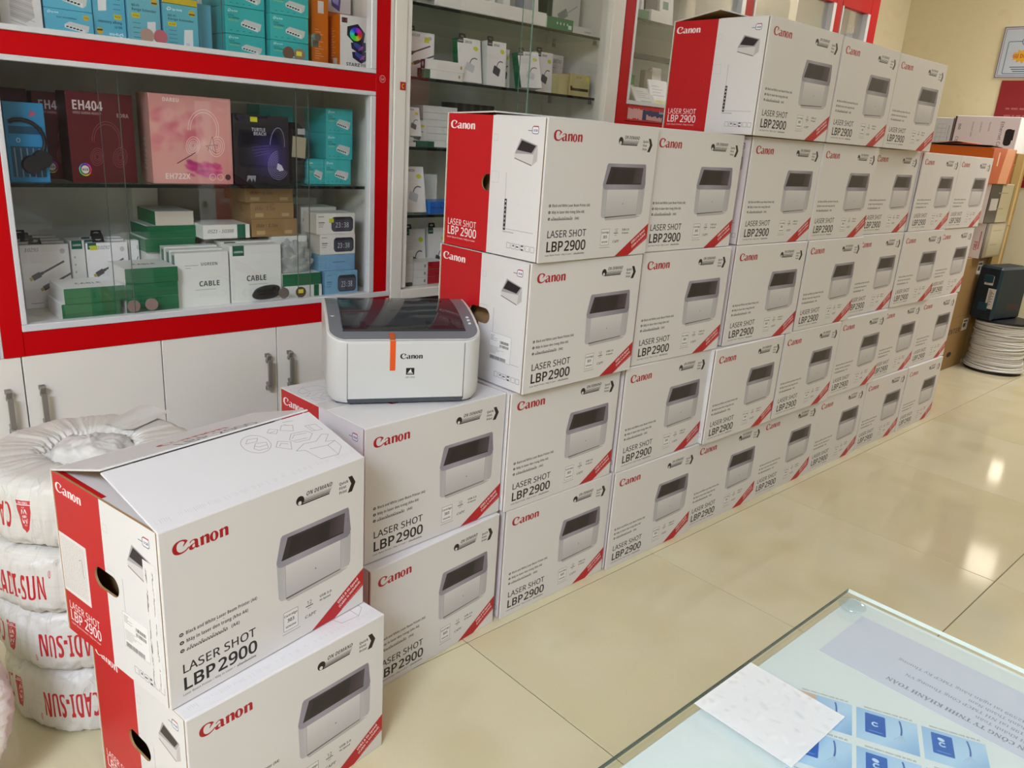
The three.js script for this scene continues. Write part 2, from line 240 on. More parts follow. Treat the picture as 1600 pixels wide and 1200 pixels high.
const flapDrawing = printed(1024, 410, (g, w, h) => {   // unpacking diagram of the top flap
  g.fillStyle = '#dddbdb'; g.fillRect(0, 0, w, h); g.fillStyle = '#b9b3b0'; seed = 8; for (let x = 20; x < w - 20; x += 9) if (rnd() < 0.7) { g.globalAlpha = 0.2 + 0.35 * rnd(); g.fillRect(x, h - 64 + 6 * rnd(), 2.5, 16 + 12 * rnd()); } g.globalAlpha = 1; g.strokeStyle = '#5a5658'; g.lineWidth = 1.4; g.fillStyle = '#efedee';
  const L = (...p) => { g.beginPath(); p.forEach(([x, y], i) => (i ? g.lineTo(x, y) : g.moveTo(x, y))); g.stroke(); };
  g.beginPath(); g.ellipse(640, 110, 66, 66, 0, 0, 7); g.stroke(); L([600, 90], [625, 65], [672, 75], [655, 96], [600, 90]); L([612, 135], [640, 105], [690, 118], [672, 160], [625, 155], [612, 135]); L([625, 120], [640, 135], [680, 135]);
  L([735, 60], [760, 40], [795, 60], [770, 85], [735, 60]); L([740, 66], [775, 66]); L([800, 70], [830, 40], [880, 60], [855, 100], [800, 70]); L([845, 35], [860, 55]); L([850, 20], [905, 30]);
  L([705, 170], [740, 135], [790, 165], [760, 215], [705, 170]); L([722, 172], [745, 155], [770, 175]); L([795, 150], [830, 115], [905, 125], [925, 155], [880, 190], [810, 180], [795, 150]); L([810, 150], [835, 130], [900, 140]); L([810, 165], [880, 175]);
  L([770, 235], [835, 205], [900, 215], [960, 180], [990, 195], [940, 235], [985, 250], [985, 300], [930, 345], [835, 335], [810, 250], [770, 235]); L([835, 250], [930, 265], [985, 250]); L([930, 265], [930, 345]); L([930, 90], [985, 100], [990, 150], [935, 140], [930, 90]); L([945, 100], [950, 142]);
});
const flapWords = printed(1024, 410, (g, w, h) => { g.fillStyle = '#dddbdb'; g.fillRect(0, 0, w, h); makerLogo(g, 0.33 * w, 0.66 * h, 0.34 * w, 0.16 * h, RED); text(g, 'LBP 2900', 0.35 * w, 0.95 * h, 110, { fit: 0.4 * w, color: INK }); });

const M6 = (px, nx, py, ny, pz, nz) => [px, nx, py, ny, pz, nz];
function sidePanelGeo(hole) {   // a flat panel D x H with its hand hole, printed face towards +z; groups: 0 printed, 1 board
  const d = CD - 0.016, s = new THREE.Shape();
  s.moveTo(0, 0); s.lineTo(d, 0); s.lineTo(d, CH - 0.003); s.lineTo(0, CH - 0.003); s.closePath();
  if (hole) {
    const p = new THREE.Path(), cx = 0.465 * CD, cy = CH * (1 - 0.487), hw = 0.041, hh = 0.0205;
    if (hole === 'full') { p.moveTo(cx - hw + hh, cy - hh); p.lineTo(cx + hw - hh, cy - hh); p.absarc(cx + hw - hh, cy, hh, -PI / 2, PI / 2, false); p.lineTo(cx - hw + hh, cy + hh); p.absarc(cx - hw + hh, cy, hh, PI / 2, PI * 1.5, false); }
    else { const ex = 0.484 * CD - 0.009; p.moveTo(ex, cy - hh); p.lineTo(ex, cy + hh); p.lineTo(ex - 0.006, cy + hh); p.absarc(ex - 0.008, cy, hh, PI / 2, PI * 1.5, false); p.lineTo(ex, cy - hh); }
    s.holes.push(p);
  }
  const g = new THREE.ExtrudeGeometry(s, { depth: 0.004, bevelEnabled: false, curveSegments: 10 }).toNonIndexed(), P = g.attributes.position, N = g.attributes.normal, front = [], rest = [];
  for (let i = 0; i < P.count; i += 3) (N.getZ(i) > 0.5 ? front : rest).push(i);
  const pos = [], nor = [], uv = [];
  for (const i of [...front, ...rest]) for (let k = 0; k < 3; k++) { const x = P.getX(i + k), y = P.getY(i + k); pos.push(x, y, P.getZ(i + k)); nor.push(N.getX(i + k), N.getY(i + k), N.getZ(i + k)); uv.push((x + 0.008) / CD, y / CH); }
  const o = new THREE.BufferGeometry(); o.setAttribute('position', new THREE.Float32BufferAttribute(pos, 3)); o.setAttribute('normal', new THREE.Float32BufferAttribute(nor, 3)); o.setAttribute('uv', new THREE.Float32BufferAttribute(uv, 2));
  o.addGroup(0, front.length * 3, 0); o.addGroup(front.length * 3, rest.length * 3, 1); return o;
}
const panelGeos = { full: sidePanelGeo('full'), half: sidePanelGeo('half'), none: sidePanelGeo(null) };
const boardEdge = kraft;
// a carton: origin at the middle of its base, printed front towards +z
function makeCarton({ hole = 'half', side = sideBars, top = 'closed', turned = false, lift = 0.1 }) {
  const t = new THREE.Group(), w2 = CW / 2, d2 = CD / 2, wp = whitePaper;
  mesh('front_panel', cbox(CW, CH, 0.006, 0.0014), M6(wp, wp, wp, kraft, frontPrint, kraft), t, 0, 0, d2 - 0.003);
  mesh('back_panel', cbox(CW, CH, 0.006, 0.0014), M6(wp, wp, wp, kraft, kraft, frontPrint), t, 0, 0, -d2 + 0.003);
  const l = mesh('side_panel', panelGeos[hole], [side, boardEdge], t, -w2 + 0.0042, 0.0015, -d2 + 0.008); l.rotation.y = -PI / 2;
  const r = mesh('side_panel', panelGeos.half, [side, boardEdge], t, w2 - 0.0042, 0.0015, d2 - 0.008); r.rotation.y = PI / 2;
  slab(t, 'bottom_panel', kraft, -w2 + 0.005, w2 - 0.005, 0.001, 0.005, -d2 + 0.007, d2 - 0.007);
  if (hole !== 'none') slab(t, 'inner_board', kraft, -w2 + 0.045, -w2 + 0.05, 0.006, CH - 0.03, -d2 + 0.01, d2 - 0.01);
  const flapMat = (m) => M6(wp, wp, m, kraft, wp, wp);
  const flap = (back, lift, m, upsideDown, fd = d2 - 0.004) => {   // hinged along the front or the back top edge
    const f = mesh('top_flap', cbox(CW - 0.002, 0.004, fd - 0.001, 0.001), flapMat(m), t, 0, 0, 0);
    const s = back ? -1 : 1, a = lift * s; f.position.set(0, CH - 0.004 + Math.sin(lift) * fd / 2, s * (d2 - 0.004) - s * Math.cos(lift) * fd / 2); f.rotation.x = a;
    if (upsideDown) { f.rotation.y = PI; f.rotation.x = -a; }
    return f;
  };
  if (top === 'closed' || top === 'back_up') { flap(false, 0, turned ? flapWords : flapDrawing, turned); flap(true, top === 'closed' ? 0 : lift, turned ? flapDrawing : flapWords, turned); }
  if (top === 'closed') slab(t, 'sealing_tape', std({ color: 0xf3efe8, roughness: 0.2, transparent: true, opacity: 0.45 }), -w2 + 0.001, w2 - 0.001, CH, CH + 0.0004, -0.024, 0.024, 0.0001);
  if (top === 'ridge') {
    flap(false, 0.305, flapDrawing); flap(true, 0.3, flapWords, false, 0.189);
    const inner = mesh('inner_flap', cbox(0.11, 0.004, CD - 0.03, 0.001), M6(wp, wp, wp, kraft, wp, wp), t, -w2 + 0.06, CH - 0.006, 0); inner.rotation.z = 0.03;
    slab(inner, 'red_print', flat(0xc8131c, 0.42), -0.0555, -0.045, 0.0041, 0.0045, -0.16, -0.006, 0.0001);
  }
  return t;
}
const cartonKinds = {};
function placeCarton(kind, opts, fx, y, fz, ry, label, group) {   // fx, fz: front left bottom corner
  const c = Math.cos(ry), s = Math.sin(ry), x = fx + c * CW / 2 - s * CD / 2, z = fz - s * CW / 2 - c * CD / 2;
  const t = cartonKinds[kind] ? cartonKinds[kind].clone() : (cartonKinds[kind] = makeCarton(opts));
  t.name = numbered('printer_carton'); scene.add(t); t.position.set(x, y, z); t.rotation.y = ry; t.userData = {}; return tag(t, label, 'box', group);
}
// the long stack: [columns left to right: x, z of the front left corner, turn] per row from the floor
const ROWS = [
  [[1.33, -1.382, 0.0138], [1.777, -1.379, 0.0033], [2.216, -1.387, 0], [2.655, -1.389, 0], [3.099, -1.39, 0], [3.558, -1.395, -0.012], [4.008, -1.389, 0]],
  [[1.317, -1.382, 0.0157], [1.774, -1.381, 0.0147], [2.215, -1.366, 0.0038], [2.672, -1.372, -0.002], [3.144, -1.385, 0], [3.584, -1.4, 0.0033], [4.028, -1.402, -0.0067]],
  [[1.331, -1.359, 0.0217], [1.794, -1.385, -0.0148], [2.268, -1.381, -0.0266], [2.727, -1.374, -0.002], [3.184, -1.4, 0.0033], [3.626, -1.397, -0.01], [4.0715, -1.405, 0.0044]],
  [[1.337, -1.346, 0.0467], [1.78, -1.383, 0], [2.269, -1.382, -0.0142], [2.7135, -1.375, 0.0014], [3.193, -1.405, 0.0045], [3.651, -1.398, 0.0064], [4.093, -1.401, 0.0042]],
  [null, null, [2.229, -1.36, -0.0167], [2.694, -1.362, -0.006], [3.161, -1.371, -0.02]],
];
const ORD = ['first', 'second', 'third', 'fourth', 'fifth', 'sixth', 'last'], ROWN = ['bottom row', 'second row up', 'third row up', 'fourth row up', 'top row'];
ROWS.forEach((row, k) => row.forEach((c, i) => {
  if (!c) return;
  let kind = 'plain', o = { hole: 'none' }, extra = '';
  if (k === 2 && i === 0) { kind = 'label'; o = { hole: 'full', side: sideLabel }; extra = ', with label'; }
  else if (k === 3 && i === 0) { kind = 'half_up'; o = { hole: 'half', top: 'back_up', lift: 0.05 }; extra = ', red end shown'; }
  else if (k === 4 && i === 2) { kind = 'none_up'; o = { hole: 'none', top: 'back_up', lift: 0.16 }; extra = ' box, red end in view'; }
  const n = k === 4 ? ['', '', 'left', 'middle', 'right'][i] : ORD[i] + ' from left';
  placeCarton(kind, o, c[0], k * 0.3365, c[1], c[2], `white printer carton, ${ROWN[k]} of the long stack, ${n}${extra}`, 'printer cartons of the long stack');
}));
placeCarton('turned_low', { hole: 'none', turned: true }, 0.873, 0, -1.338, 0.1128, 'white printer carton on the floor under the carton that carries the printer', 'printer cartons near the camera');
placeCarton('turned_high', { hole: 'full', turned: true }, 0.875, 0.3365, -1.37, 0.0624, 'printer carton with red end that the unpacked printer stands on', 'printer cartons near the camera');
placeCarton('near_low', { hole: 'full', side: sideBars }, 0.375, 0, -1.124, 0.1409, 'nearest printer carton on the floor, under the carton with raised lid', 'printer cartons near the camera');
const openCarton = placeCarton('near_open', { hole: 'full', side: sideLabel, top: 'ridge' }, 0.365, 0.3365, -1.161, 0.1942, 'nearest printer carton with raised lid flaps and a paper slip on its red end', 'printer cartons near the camera');
function sheetLabel(parent, name, draw, w, h, pw, ph, u, v) {   // a thin paper label on the left end of a carton; u, v of its centre in the end's print
  const m = mesh(name, cbox(w, h, 0.0006, 0.0001), M6(whitePaper, whitePaper, whitePaper, whitePaper, printed(pw, ph, draw, 0.5), whitePaper), parent, -CW / 2 - 0.0001, CH * (1 - v) - h / 2, -CD / 2 + u * CD); m.rotation.y = -PI / 2; return m;
}
const slipDraw = (g, w, h) => { g.fillStyle = '#e9e5e2'; g.fillRect(0, 0, w, h); seed = 21; for (let y = 16; y < h - 14; y += 9) { g.fillStyle = 'rgba(90,85,85,0.4)'; let x = 12; while (x < w - 20) { const l = rr(5, 24); g.fillRect(x, y, Math.min(l, w - 16 - x), 2.2); x += l + rr(2, 5); } } g.strokeStyle = '#3a3536'; g.lineWidth = 2; g.beginPath(); g.moveTo(0.7 * w, 0.3 * h); g.bezierCurveTo(0.9 * w, 0.15 * h, 0.75 * w, 0.5 * h, 0.85 * w, 0.55 * h); g.stroke(); };
const addressDraw = (g, w, h) => {
  g.fillStyle = '#f0eeec'; g.fillRect(0, 0, w, h); g.strokeStyle = '#8d888a'; g.lineWidth = 2; g.strokeRect(2, 2, w - 4, h - 4); seed = 31;
  for (let y = 24; y < 0.3 * h; y += 10) { g.fillStyle = '#777'; g.fillRect(14, y, rr(40, 110), 3); }
  const bars = (x, y, ww, hh) => { for (let i = 0; i < ww; i += 5) { g.fillStyle = '#222'; g.fillRect(x + i, y, rr(1, 4), hh); } };
  bars(0.5 * w, 0.24 * h, 0.4 * w, 26); bars(0.5 * w, 0.38 * h, 0.4 * w, 26); for (let y = 0.5 * h; y < 0.78 * h; y += 9) { g.fillStyle = '#8a8687'; g.fillRect(14, y, rr(60, 200), 2); } bars(16, 0.85 * h, 0.72 * w, 34);
};
sheetLabel(openCarton, 'paper_slip', slipDraw, 0.098, 0.122, 240, 300, 0.163, 0.545);
const scuff = printed(128, 512, (g, w, h) => { g.fillStyle = '#e9e6e4'; g.fillRect(0, 0, w, h); seed = 44; g.fillStyle = '#2a2526'; for (let i = 0; i < 60; i++) { const a = rr(0, 1); g.globalAlpha = rr(0.3, 0.9); g.fillRect(w * (0.15 + 0.1 * rnd()), a * h, rr(1, 6), rr(4, 40)); if (rnd() < 0.6) g.fillRect(w * (0.72 + 0.08 * rnd()), a * h, rr(1, 5), rr(4, 50)); } g.globalAlpha = 1; }, 0.5);
for (const c of [openCarton, scene.getObjectByName('printer_carton_014')]) sheetLabel(c, 'address_label', addressDraw, 0.082, 0.072, 300, 270, 0.735, 0.695);
{ const m = mesh('torn_strip', cbox(0.036, 0.24, 0.0005, 0.0001), M6(whitePaper, whitePaper, whitePaper, whitePaper, scuff, whitePaper), openCarton, -CW / 2 - 0.00005, 0.03, -CD / 2 + 0.9 * CD); m.rotation.y = -PI / 2; }

// ---------------------------------------------------------------- the unpacked printer
{
  const P = thing('laser_printer', 'white desktop laser printer with smoky tray cover and orange tape, unpacked on a carton', 'printer', 1.045 + 0.122 * 0.448, 0.673, -1.461 - 0.122 * 0.894, -0.4643);
  const W = 0.366, D = 0.244, R = 0.046, white = flat(0xd0d0cc, 0.3), grey = flat(0x6f737a, 0.38), dark = flat(0x24272c, 0.35);
  const hAt = (z) => { const s = (D / 2 - z) / D; return 0.154 + 0.049 * (1 - Math.pow(Math.max(0, 1 - s), 2.3)); };   // top profile from the front rim to the back
  const half = (z, inset) => { const w = W / 2 - inset, r = Math.max(0.004, R - inset), zf = D / 2 - inset, q = z - (zf - r); return z > zf ? 0 : q <= 0 ? w : w - r + Math.sqrt(Math.max(0, r * r - q * q)); };
  const zs = []; for (let i = 0; i <= 22; i++) zs.push(-D / 2 + (D - R) * (i / 22)); for (let i = 1; i <= 18; i++) zs.push(D / 2 - R + R * Math.sin((i / 18) * PI / 2));
  const strip = (rows) => { const pos = [], idx = []; let prev = null, n = 0; for (const r of rows) { const at = []; for (const p of r) { pos.push(...p); at.push(n++); } if (prev) for (let k = 0; k + 1 < at.length; k++) idx.push(prev[k], at[k], at[k + 1], prev[k], at[k + 1], prev[k + 1]); prev = at; } const g = new THREE.BufferGeometry(); g.setAttribute('position', new THREE.Float32BufferAttribute(pos, 3)); g.setIndex(idx); g.computeVertexNormals(); g.setAttribute('uv', new THREE.Float32BufferAttribute(new Float32Array(n * 2), 2)); return g; };
  // outline of the shell, from back left along the front to back right
  const outline = []; for (const z of zs) outline.push([-half(z, 0), z]); for (const z of [...zs].reverse().slice(1)) outline.push([half(z, 0), z]);
  const wall = strip(outline.map(([x, z]) => { const k = 1 - 0.012 / 0.2; return [[x * k, 0.004, z * (z > 0 ? 0.965 : 1)], [x * 0.985, 0.016, z * (z > 0 ? 0.99 : 1)], [x, 0.035, z], [x, hAt(z) - 0.006, z], [x * 0.996, hAt(z) - 0.0015, z * 0.996], [x * 0.985, hAt(z), z * 0.985]]; }));
  const T = 0.007;
  const rimRows = [], gL = [], gR = [], gF = [], zw = D / 2 - 0.037, xw = W / 2 - 0.037;
  const rimO = [], rimI = []; for (const z of zs) rimO.push([-half(z, 0) * 0.985, z * 0.985]); for (const z of [...zs].reverse().slice(1)) rimO.push([half(z, 0) * 0.985, z * 0.985]);
  const toI = ([x, z]) => { const q = z / 0.985, zi = Math.min(q, D / 2 - T - 0.0001) , s = (q + D / 2) / D; const zz = -D / 2 + (D - T - 0.0005) * s; return [Math.sign(x || 1) * (q > D / 2 - R ? half(zz, T) : W / 2 - T), zz]; };
  for (const o of rimO) { const [xi, zi] = toI(o); rimRows.push([[o[0], hAt(o[1]), o[1]], [xi, hAt(zi) - 0.0005, zi]]); rimI.push([xi, zi]); }
  mesh('shell', mergeGeometries([wall, strip(rimRows)]), white, P);
  const backWall = cbox(W * 0.985, 0.196, 0.004, 0.001); mesh('back_wall', backWall, white, P, 0, 0.004, -D / 2);
  // grey bezel round the tray window: left, front, right
  for (const zi of rimI.filter((p) => p[0] <= 0 && p[1] <= zw)) gL.push([[zi[0], hAt(zi[1]) - 0.0005, zi[1]], [-xw, hAt(zi[1]) - 0.001, zi[1]]]);
  for (const zi of rimI.filter((p) => p[0] >= 0 && p[1] <= zw)) gR.push([[xw, hAt(zi[1]) - 0.001, zi[1]], [zi[0], hAt(zi[1]) - 0.0005, zi[1]]]);
  const fz = rimI.filter((p) => p[0] <= 0 && p[1] > zw - 0.012); for (const p of fz) { const x = Math.max(-p[0], 0.0005); gF.push([-1, -0.6, -0.2, 0.2, 0.6, 1].map((k) => [k * x, hAt(p[1]) - 0.0008, p[1]])); }
  mesh('bezel', mergeGeometries([strip(gL), strip(gR), strip(gF)]), std({ color: 0x6f737a, roughness: 0.35, side: THREE.DoubleSide }), P);
  // tray well under the cover: sloping bed, side cheeks, paper guides and rollers
  const bed = mesh('tray_bed', cbox(2 * xw, 0.004, D - 0.05, 0.001), dark, P, 0, 0.118, -0.022); bed.rotation.x = 0.1;
  slab(P, 'tray_cheek', dark, -xw - 0.002, -xw + 0.001, 0.1, 0.152, -D / 2 + 0.004, zw); slab(P, 'tray_cheek', dark, xw - 0.001, xw + 0.002, 0.1, 0.152, -D / 2 + 0.004, zw); slab(P, 'tray_front', dark, -xw, xw, 0.1, 0.165, zw - 0.002, zw);
  for (let i = 0; i < 5; i++) slab(P, 'tray_rib', flat(0x3a3e45, 0.3), -xw + 0.02, xw - 0.02, 0.128 + i * 0.002, 0.134 + i * 0.002, 0.04 - i * 0.03, 0.045 - i * 0.03);
  slab(P, 'paper_guide', flat(0x474b52, 0.35), -0.09, -0.078, 0.125, 0.15, -0.09, 0.03); slab(P, 'paper_guide', flat(0x474b52, 0.35), 0.078, 0.09, 0.125, 0.15, -0.09, 0.03); slab(P, 'paper_guide', flat(0x33373d, 0.35), 0.115, xw - 0.004, 0.14, 0.152, 0.04, zw - 0.004);
  const roller = mesh('feed_roller', new THREE.CylinderGeometry(0.011, 0.011, 2 * xw - 0.01, 20), flat(0x17191c, 0.5), P, 0, 0.14, zw - 0.016); roller.rotation.z = PI / 2;
  // smoky cover over the well
  const cov = []; for (let i = 0; i <= 24; i++) { const z = -D / 2 + (zw - 0.002 + D / 2) * (i / 24); cov.push([[-xw + 0.001, hAt(z) + 0.001, z], [0, hAt(z) + 0.001, z], [xw - 0.001, hAt(z) + 0.001, z]]); }
  mesh('tray_cover', strip(cov), std({ color: 0x777b83, roughness: 0.05, transmission: 0.9, ior: 1.5, side: THREE.DoubleSide }), P);
  slab(P, 'cover_lip', flat(0x2b2e33, 0.3), -xw, xw, hAt(zw) - 0.003, hAt(zw) + 0.0025, zw - 0.004, zw + 0.001);
  // front: flat door between two seams, dark foot line, words
  const front = tex(1100, 620, (g, w, h) => {
    g.fillStyle = '#d0d0cc'; g.fillRect(0, 0, w, h); makerLogo(g, 0.44 * w, 0.275 * h, 0.195 * w, 0.095 * h, '#0c0d0e');
    g.fillStyle = '#121416'; g.fillRect(0.493 * w, 0.445 * h, 0.072 * w, 0.125 * h); poly(g, [[0.502, 0.55], [0.535, 0.46], [0.541, 0.515], [0.556, 0.55]].map(([a, b]) => [a * w, b * h]), '#e6e6e2'); g.fillStyle = '#121416'; g.fillRect(0.502 * w, 0.53 * h, 0.054 * w, 4);
    text(g, 'LBP 2900', 0.529 * w, 0.632 * h, 24, { align: 'center', color: '#33363a', fit: 0.085 * w });
  });
  const dz = D / 2;
  mesh('front_door', cbox(0.274, 0.135, 0.003, 0.001), M6(white, white, white, white, std({ map: front, roughness: 0.32 }), white), P, 0, 0.014, dz - 0.0005);
  for (const s of [-1, 1]) slab(P, 'door_seam', flat(0x4c4f52, 0.6), s * 0.1378 - 0.0006, s * 0.1378 + 0.0006, 0.01, 0.149, dz - 0.002, dz + 0.0003, 0.0002);
  slab(P, 'foot_strip', flat(0x474b50, 0.5), -0.137, 0.137, 0.003, 0.0135, dz - 0.01, dz - 0.001);
  slab(P, 'base', flat(0x55585c, 0.6), -W / 2 + 0.02, W / 2 - 0.02, 0, 0.006, -D / 2 + 0.01, D / 2 - 0.02);
  const orange = std({ color: 0xe2540f, roughness: 0.35 });
  slab(P, 'tape_strip', orange, -0.0405, -0.0275, 0.083, 0.1555, dz + 0.0012, dz + 0.0018, 0.0002); { const m = slab(P, 'tape_strip', std({ color: 0xb8521e, roughness: 0.35 }), -0.0405, -0.0275, 0, 0.0006, -0.026, 0, 0.0002); m.position.y = hAt(dz - 0.013) + 0.0008; m.position.z = dz - 0.013; m.rotation.x = 0.55; }
  // orange shipping tape ends along the back of the tray
  for (const x of [-0.135, -0.02, 0.09]) slab(P, 'tape_strip', std({ color: 0xb9552a, roughness: 0.4 }), x, x + (x > 0 ? 0.03 : 0.014), 0.197, 0.2025, -D / 2 + 0.006, -D / 2 + 0.02, 0.0005);
  for (const [z, c] of [[0.025, 0xd8dadc], [0.04, 0xd8dadc], [0.055, 0xe4e6e8]]) mesh('panel_button', new THREE.CylinderGeometry(0.0035, 0.004, 0.003, 16), flat(c, 0.4), P, W / 2 - 0.021, hAt(z) + 0.0005, z);
  mesh('arrow_mark', new THREE.CylinderGeometry(0.006, 0.006, 0.001, 3), flat(0xe8eaec, 0.4), P, -W / 2 + 0.018, hAt(0.02) + 0.0003, 0.02);
}

// ---------------------------------------------------------------- wrapped cable coils
const wrapTex = tex(1024, 1024, (g, w, h) => {   // one printed repeat of the woven wrap; v runs round the section, the outside is at the middle
  g.fillStyle = '#d8d5cd'; g.fillRect(0, 0, w, h); seed = 61;
  for (let i = 0; i < 260; i++) { g.globalAlpha = 0.2 * rnd(); g.fillStyle = rnd() < 0.5 ? '#e6e4df' : '#c4beb2'; g.fillRect(0, rnd() * h, w, rr(1, 3)); g.fillRect(rnd() * w, 0, rr(1, 3), h); }
  g.globalAlpha = 0.5; for (let i = 0; i < 5; i++) { g.strokeStyle = '#a39d93'; g.lineWidth = rr(1, 2.5); g.beginPath(); const x = rnd() * w; g.moveTo(x, 0.2 * h); g.bezierCurveTo(x + rr(-20, 20), 0.4 * h, x + rr(-20, 20), 0.6 * h, x + rr(-20, 20), 0.8 * h); g.stroke(); }
  g.globalAlpha = 1; text(g, 'CADI-SUN', 0.26 * w, 0.525 * h, 62, { style: 'bold', color: '#c0202a', fit: 0.54 * w }); text(g, '®', 0.82 * w, 0.485 * h, 38, { color: '#c0202a' });
  // shield with a wheel
  g.save(); g.translate(-0.04 * w, 0.822 * h); g.scale(1.0, -0.62);
  poly(g, [[0.1, 0.45], [0.235, 0.45], [0.228, 0.5], [0.2, 0.545], [0.167, 0.57], [0.135, 0.545], [0.107, 0.5]].map(([a, b]) => [a * w, b * h]), '#c63a3f'); g.strokeStyle = '#efe9e4'; g.lineWidth = 6; g.beginPath(); g.moveTo(0.1 * w, 0.478 * h); g.lineTo(0.235 * w, 0.478 * h); g.stroke(); g.beginPath(); g.arc(0.167 * w, 0.515 * h, 27, 0, 7); g.fillStyle = '#efe9e4'; g.fill(); g.strokeStyle = '#c63a3f'; g.lineWidth = 4; for (let k = 0; k < 4; k++) { g.beginPath(); g.ellipse(0.167 * w, 0.515 * h, 27, 6 + 8 * (k % 2), k * 0.785, 0, 7); g.stroke(); } text(g, 'CADI-SUN', 0.1675 * w, 0.471 * h, 19, { align: 'center', style: 'bold', color: '#efe9e4' }); g.restore();
});
wrapTex.wrapS = wrapTex.wrapT = THREE.RepeatWrapping;
const crease = new THREE.CanvasTexture(canvasOf(512, 512, (g, w, h) => {   // creases of the plastic
  g.fillStyle = '#808080'; g.fillRect(0, 0, w, h); seed = 67; g.filter = 'blur(3px)';
  for (let i = 0; i < 90; i++) { const x = rnd() * w, y = rnd() * h, a = rnd() * 6.3, l = rr(20, 90), b = a + rr(0.4, 1.4); g.globalAlpha = rr(0.15, 0.5); poly(g, [[x, y], [x + Math.cos(a) * l, y + Math.sin(a) * l], [x + Math.cos(b) * l * 0.5, y + Math.sin(b) * l * 0.5]], rnd() < 0.5 ? '#d0d0d0' : '#3c3c3c'); }
  g.filter = 'none'; g.globalAlpha = 0.5; g.lineWidth = 2; for (let i = 0; i < 30; i++) { g.strokeStyle = rnd() < 0.5 ? '#fff' : '#222'; g.beginPath(); let x = rnd() * w, y = rnd() * h; g.moveTo(x, y); for (let k = 0; k < 3; k++) { x += rr(-30, 30); y += rr(-70, 70); g.lineTo(x, y); } g.stroke(); } g.globalAlpha = 1;
})); crease.wrapS = crease.wrapT = THREE.RepeatWrapping; crease.repeat.set(0.83, 2);
const wrapMat = std({ map: wrapTex, bumpMap: crease, bumpScale: 0.003, roughness: 0.38, side: THREE.DoubleSide });
function coilGeo(Ro, Ri, h, ph, upside) {
  const NU = 260, NV = 56, pos = [], uv = [], idx = [], a = (Ro - Ri) / 2, Rm = (Ro + Ri) / 2, b = h / 2, strips = 13;
  for (let i = 0; i <= NU; i++) {
    const th = (i / NU) * 2 * PI, f = ((i / NU) * strips) % 1, sid = Math.floor((i / NU) * strips) % strips;
    for (let j = 0; j <= NV; j++) {
      const s = (j / NV) * 2 * PI - PI, c = Math.cos(s), q = Math.sin(s), e = 0.5;
      const nx = Math.cos(th + ph), nz = Math.sin(th + ph), wr = noise.noise(nx * 9, q * 3 + ph, nz * 9) * 0.005 + noise.noise(nx * 30 + 4, q * 9, nz * 30 + ph) * 0.0025 + Math.abs(noise.noise(nx * 14, s * 1.3, nz * 14 + 7)) * 0.004;
      const lap = (f < 0.06 ? f / 0.06 : 1 - (f - 0.06) * 0.9) * 0.0028 + 0.001 * Math.sin(sid * 2.4), k = 1 + (wr + lap) / a;
      const inner = c < 0 ? 1 + 0.25 * noise.noise(nx * 12, q * 4, nz * 12 + 3) * -c : 1;
      const x = Rm + Math.sign(c) * Math.pow(Math.abs(c), e) * a * k * inner, y = b + Math.sign(q) * Math.pow(Math.abs(q), e) * b * (1 + (wr + lap) * 0.5 / b);
      pos.push(Math.cos(th) * x, Math.max(0.0005, y), -Math.sin(th) * x); uv.push((i / NU) * 6 * (upside ? -1 : 1), upside ? 1 - j / NV : j / NV);
    }
  }
  for (let i = 0; i < NU; i++) for (let j = 0; j < NV; j++) { const p = i * (NV + 1) + j, r = p + NV + 1; idx.push(p, r, r + 1, p, r + 1, p + 1); }
  const g = new THREE.BufferGeometry(); g.setAttribute('position', new THREE.Float32BufferAttribute(pos, 3)); g.setAttribute('uv', new THREE.Float32BufferAttribute(uv, 2)); g.setIndex(idx); g.computeVertexNormals(); return g;
}
const coilWhere = ['bottom of its pile, on the floor', 'second from the floor', 'third up, lettering upright', 'topmost, plastic in its middle'];
